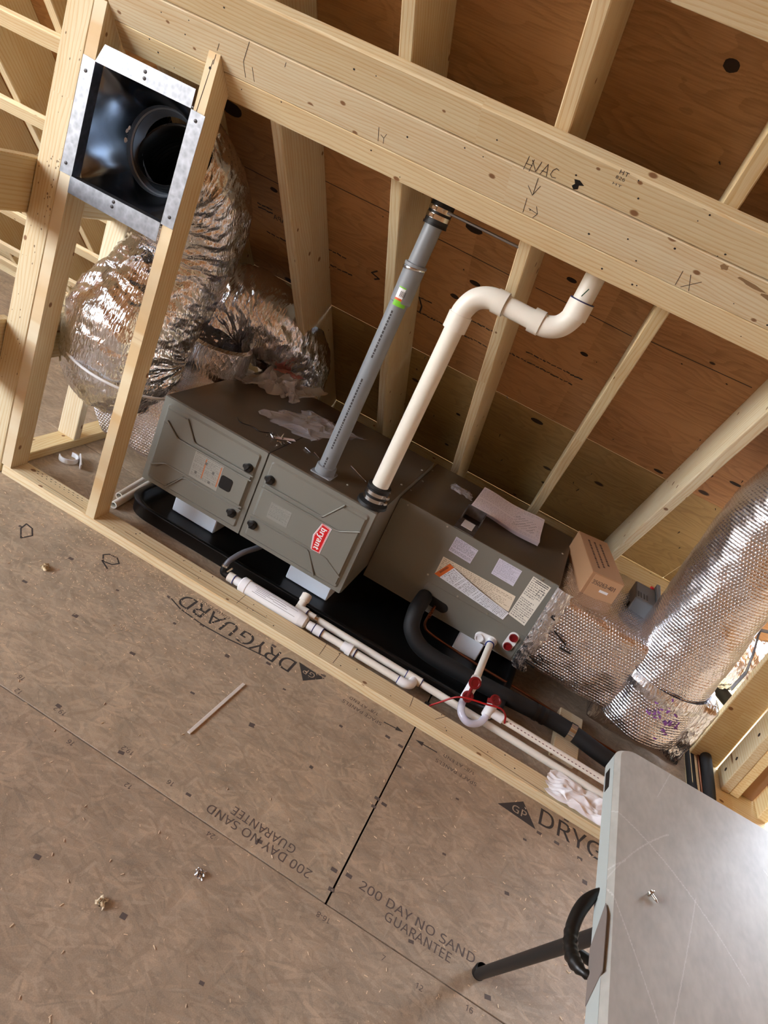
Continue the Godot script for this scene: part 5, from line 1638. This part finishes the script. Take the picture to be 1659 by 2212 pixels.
func build_litter() -> void:
	# white plastic pipes beside the pan
	tag(tube_open(V(-0.158, 0.0155, -0.172), V(-0.205, 0.0155, -0.60)), "short white plastic pipe on the floor left of the drain pan, nearer one", "pipe", "loose white pipes")
	tag(tube_open(V(-0.191, 0.0155, -0.245), V(-0.245, 0.0155, -0.66)), "short white plastic pipe on the floor left of the drain pan, farther one", "pipe", "loose white pipes")
	# pipe hook on the floor by the left plate
	var hk := thing("pipe_hook", "white C-shaped plastic pipe hook lying on the floor by the left plate", "hook", V(-0.48, 0, -0.3))
	var m := MB.new()
	var pts: Array = []
	for k in 22:
		var a := deg_to_rad(-140.0 + 250.0 * k / 21.0)
		pts.append(V(-0.490 + cos(a) * 0.036, 0.012, -0.300 + sin(a) * 0.036 * -1.0))
	for k in 21:
		var d: Vector3 = pts[k + 1] - pts[k]
		m.box(V(d.length() + 0.002, 0.020, 0.005), Transform3D(Basis(d.normalized(), V(0, 1, 0), d.normalized().cross(V(0, 1, 0))), (pts[k] + pts[k + 1]) * 0.5))
	obj("hook", m, M.white, hk)
	m = MB.new()
	m.box(V(0.006, 0.022, 0.095), Transform3D(Basis(V(0, 1, 0), 0.75), V(-0.448, 0.012, -0.320)), 0.001)
	obj("foot", m, M.white, hk)
	# plastic bags and hardware on the furnace
	var b1 := thing("plastic_bag", "crumpled clear plastic bag lying on the furnace top beside the grey pipe", "bag", V(0.33, 0.52, -0.55))
	m = MB.new()
	m.grid(sheet(V(0.13, 0.5225, -0.47), V(0.25, 0, 0.0), V(0.12, 0, -0.30), 40, 40, 0.026, 52, 0.10, 0.5), false)
	obj("film", m, M.film, b1)
	var b2 := thing("plastic_bag", "clear plastic bag with a pink label heaped below the dark flex duct", "bag", V(0.05, 0.52, -0.9))
	m = MB.new()
	m.grid(sheet(V(-0.08, 0.5225, -0.66), V(0.24, 0, -0.06), V(0.02, 0, -0.30), 44, 40, 0.070, 62, 0.14, 0.6), false)
	obj("film", m, M.film, b2)
	m = MB.new()
	m.grid(sheet(V(-0.02, 0.578, -0.86), V(0.11, 0, -0.02), V(0.01, 0, -0.07), 14, 10, 0.012, 66, 0.05), false)
	obj("pink_label", m, M.pinkfilm, b2)
	var st := thing("screw_packet", "opened packet with silver screws and paper strip on the furnace top", "packet", V(0.31, 0.52, -0.36))
	m = MB.new()
	m.box(V(0.10, 0.001, 0.018), Transform3D(Basis(V(0, 1, 0), 0.9), V(0.315, 0.5235, -0.375)))
	obj("paper_strip", m, M.paper, st)
	var sr := RandomNumberGenerator.new(); sr.seed = 9
	m = MB.new()
	for k in 12:
		var p := V(sr.randf_range(0.27, 0.345), 0.526, sr.randf_range(-0.37, -0.315))
		var d := V(sr.randf_range(-1, 1), 0.1, sr.randf_range(-1, 1)).normalized()
		m.tube([p, p + d * 0.018], [0.0035, 0.0012], 8)
	obj("screws", m, M.chrome, st).set_meta("kind", "stuff")
	for q in [[V(0.40, 0.5245, -0.40), V(0.43, 0.5245, -0.385), "beside the screw packet"], [V(0.44, 0.5245, -0.40), V(0.47, 0.5245, -0.38), "close left of the grey pipe"], [V(0.575, 0.5245, -0.46), V(0.665, 0.5245, -0.40), "right of the grey pipe, longest"]]:
		tag(T("metal_pin", [q[0], q[1]], [0.0032, 0.0012], M.chrome, null, 8), "thin metal pin on the furnace top, " + q[2], "pin", "loose pins on the furnace top")
	var wi := MB.new()
	wi.tube(curve([V(0.13, 0.5225, -0.34), V(0.16, 0.5225, -0.315), V(0.20, 0.5225, -0.335), V(0.235, 0.5225, -0.33), V(0.26, 0.5225, -0.36)], 20), 0.0016, 6)
	tag(obj("wire_offcut", wi, M.black), "thin dark wire offcut curled on the furnace top", "wire")
	# paper towel on the plate at the right
	var tw := MB.new()
	tw.grid(sheet(V(1.715, 0.0395, -0.008), V(0.245, 0, 0.006), V(0.012, 0, -0.135), 70, 50, 0.034, 74, 0.05, 0.42), false)
	tag(obj("paper_towel", tw, M.towel), "crumpled white paper towel lying on the bottom plate beside the table", "paper towel")
	# floor litter
	var sk := MB.new()
	sk.box(V(0.285, 0.004, 0.011), Transform3D(Basis(V(0, 1, 0), atan2(0.286, 0.015)), V(0.7125, 0.0022, 0.406)), 0.001)
	tag(obj("plastic_strip", sk, mat(Color(0.86, 0.83, 0.79), 0.4)), "thin whitish strip lying on the open floor, left of the board joint", "strip")
	tag(scrap(V(0.965, 0.0, 0.878), 0.010, M.foil, 81), "tiny crumpled bright foil scrap alone on the floor", "scrap")
	tag(scrap(V(0.834, 0.0, 1.058), 0.010, M.wood0, 82), "small pale wood chip near the bottom of the open floor", "wood chip")
	tag(scrap(V(-0.04, 0.0, 0.30), 0.012, M.wood2, 83), "small curled wood chip on the floor at the left", "wood chip")
	# sawdust and splinters
	var mm := MultiMesh.new()
	mm.transform_format = MultiMesh.TRANSFORM_3D
	var ch := MB.new()
	ch.box(V(0.010, 0.0012, 0.0020), Transform3D(), 0.0)
	mm.mesh = ch.mesh()
	var tf: Array[Transform3D] = []
	for k in 2600:
		var x := sr.randf_range(-0.4, 2.0)
		var z := sr.randf_range(0.01, 1.5)
		if sr.randf() < 0.45:
			x = sr.randfn(0.15, 0.28); z = absf(sr.randfn(0.0, 0.22)) + 0.01
		var s := sr.randf_range(0.25, 1.0) ** 1.6
		tf.append(Transform3D(Basis(V(0, 1, 0), sr.randf() * TAU).rotated(V(1, 0, 0), sr.randf_range(-0.15, 0.15)).scaled(V(s, s, s)), V(x, 0.001, z)))
	mm.instance_count = tf.size()
	for k in tf.size(): mm.set_instance_transform(k, tf[k])
	var mi := MultiMeshInstance3D.new()
	mi.name = "sawdust"
	mi.multimesh = mm
	mi.material_override = mat(Color(0.92, 0.83, 0.70), 0.8)
	add_child(mi)
	tag(mi, "scattered sawdust and fine wood splinters on the floor", "sawdust", "", "stuff")


func scrap(p: Vector3, s: float, mt: Material, sd: int) -> MeshInstance3D:
	var m := MB.new()
	m.grid(sheet(p - V(s, -0.0006, s), V(2 * s, 0, 0), V(0, 0, 2 * s), 10, 10, s * 1.4, sd, 0.3), false)
	return obj("floor_scrap", m, mt)


func tube_open(a: Vector3, b: Vector3) -> MeshInstance3D:
	var m := MB.new()
	var L := (b - a).length()
	m.lathe([Vector2(0.0105, 0.1), Vector2(0.0105, 0.0), Vector2(0.0148, 0.0), Vector2(0.0148, L), Vector2(0.0, L)], along(a, b - a), 28)
	return obj("plastic_pipe", m, M.pvc)


func build_table() -> void:
	var tb := thing("folding_table", "grey plastic folding table with a scratched top at the lower right", "table", V(1.9, 0, 1.26))
	var x0 := 1.598
	var x1 := 2.22
	var z0 := 0.640
	var z1 := 1.86
	var yt := 0.742
	var q := rounded(x0, -z1, x1, -z0, 0.045, 8)
	var m := MB.new()
	m.prism(q, 0.010, Transform3D(Basis(V(1, 0, 0), V(0, 0, -1), V(0, 1, 0)), V(0, yt - 0.010, 0)), 0.009, Vector2(0.8, 0.75))
	obj("table_top", m, M.tabletop, tb)
	m = MB.new()
	m.prism(q, 0.036, Transform3D(Basis(V(1, 0, 0), V(0, 0, -1), V(0, 1, 0)), V(0, yt - 0.0455, 0)))
	var sk := obj("skirt", m, M.skirt, tb)
	B("skirt_slot", V(x0 - 0.0006, yt - 0.040, 0.708), V(x0 + 0.002, yt - 0.024, 0.765), M.black, sk)
	m = MB.new()
	m.prism(pol([1.065, yt - 0.006, 1.085, yt - 0.001, 1.105, yt - 0.001, 1.185, yt - 0.003, 1.215, yt - 0.046, 1.120, yt - 0.046]), 0.0012, Transform3D(Basis(V(0, 0, 1), V(0, 1, 0), V(-1, 0, 0)), V(x0, 0, 0)))
	obj("tape_patch", m, M.tape, tb)
	# carrying handle hanging from the edge
	var hn := MB.new()
	var hp := curve([V(1.618, 0.712, 1.005), V(1.597, 0.704, 1.020), V(1.580, 0.690, 1.052), V(1.574, 0.678, 1.090), V(1.577, 0.678, 1.130), V(1.590, 0.692, 1.162), V(1.618, 0.703, 1.168)], 46)
	var hr: Array = []
	for k in hp.size():
		var f := float(k) / (hp.size() - 1)
		hr.append(0.0062 + 0.0048 * smoothstep(0.12, 0.3, f) * (1.0 - smoothstep(0.72, 0.88, f)) + 0.0012 * sin(k * 2.4) * smoothstep(0.45, 0.55, f))
	hn.tube(hp, hr, 18)
	obj("handle", hn, M.black, tb)
	# legs: near frame by the back end, its foot on the floor; the other end stands out of frame
	T("leg", [V(1.655, 0.013, 0.690), V(1.662, 0.695, 1.030)], 0.0135, M.legmetal, tb, 20)
	T("leg", [V(2.165, 0.013, 0.690), V(2.158, 0.695, 1.030)], 0.0135, M.legmetal, tb, 20)
	T("leg", [V(1.655, 0.013, 1.81), V(1.662, 0.695, 1.50)], 0.0135, M.legmetal, tb, 20)
	T("leg", [V(2.165, 0.013, 1.81), V(2.158, 0.695, 1.50)], 0.0135, M.legmetal, tb, 20)
	T("leg_stretcher", [V(1.660, 0.47, 0.917), V(2.160, 0.47, 0.917)], 0.010, M.legmetal, tb, 14)
	T("leg_stretcher", [V(1.660, 0.47, 1.602), V(2.160, 0.47, 1.602)], 0.010, M.legmetal, tb, 14)
	for p in [V(1.655, 0.0, 0.684), V(2.165, 0.0, 0.684), V(1.655, 0.0, 1.816), V(2.165, 0.0, 1.816)]:
		m = MB.new()
		m.lathe([Vector2(0.014, 0.0), Vector2(0.0165, 0.003), Vector2(0.0165, 0.024), Vector2(0.0135, 0.030)], Transform3D(Basis(), p), 20)
		obj("foot_cap", m, M.black, tb)
	# screw lying on it
	var sc := thing("screw", "small zinc screw lying on the grey table top", "screw", V(1.67, yt, 1.01))
	m = MB.new()
	m.lathe([Vector2(0.0, 0.0), Vector2(0.0045, 0.0), Vector2(0.0045, 0.004), Vector2(0.0022, 0.005), Vector2(0.0022, 0.014), Vector2(0.0, 0.020)], along(V(1.665, yt + 0.0047, 1.000), V(0.6, -0.05, 0.5)), 12)
	m.lathe([Vector2(0.007, 0.0), Vector2(0.007, 0.0012), Vector2(0.0045, 0.0012)], along(V(1.667, yt + 0.0047, 1.002), V(0.6, -0.05, 0.5)), 16)
	obj("body", m, M.screw, sc)
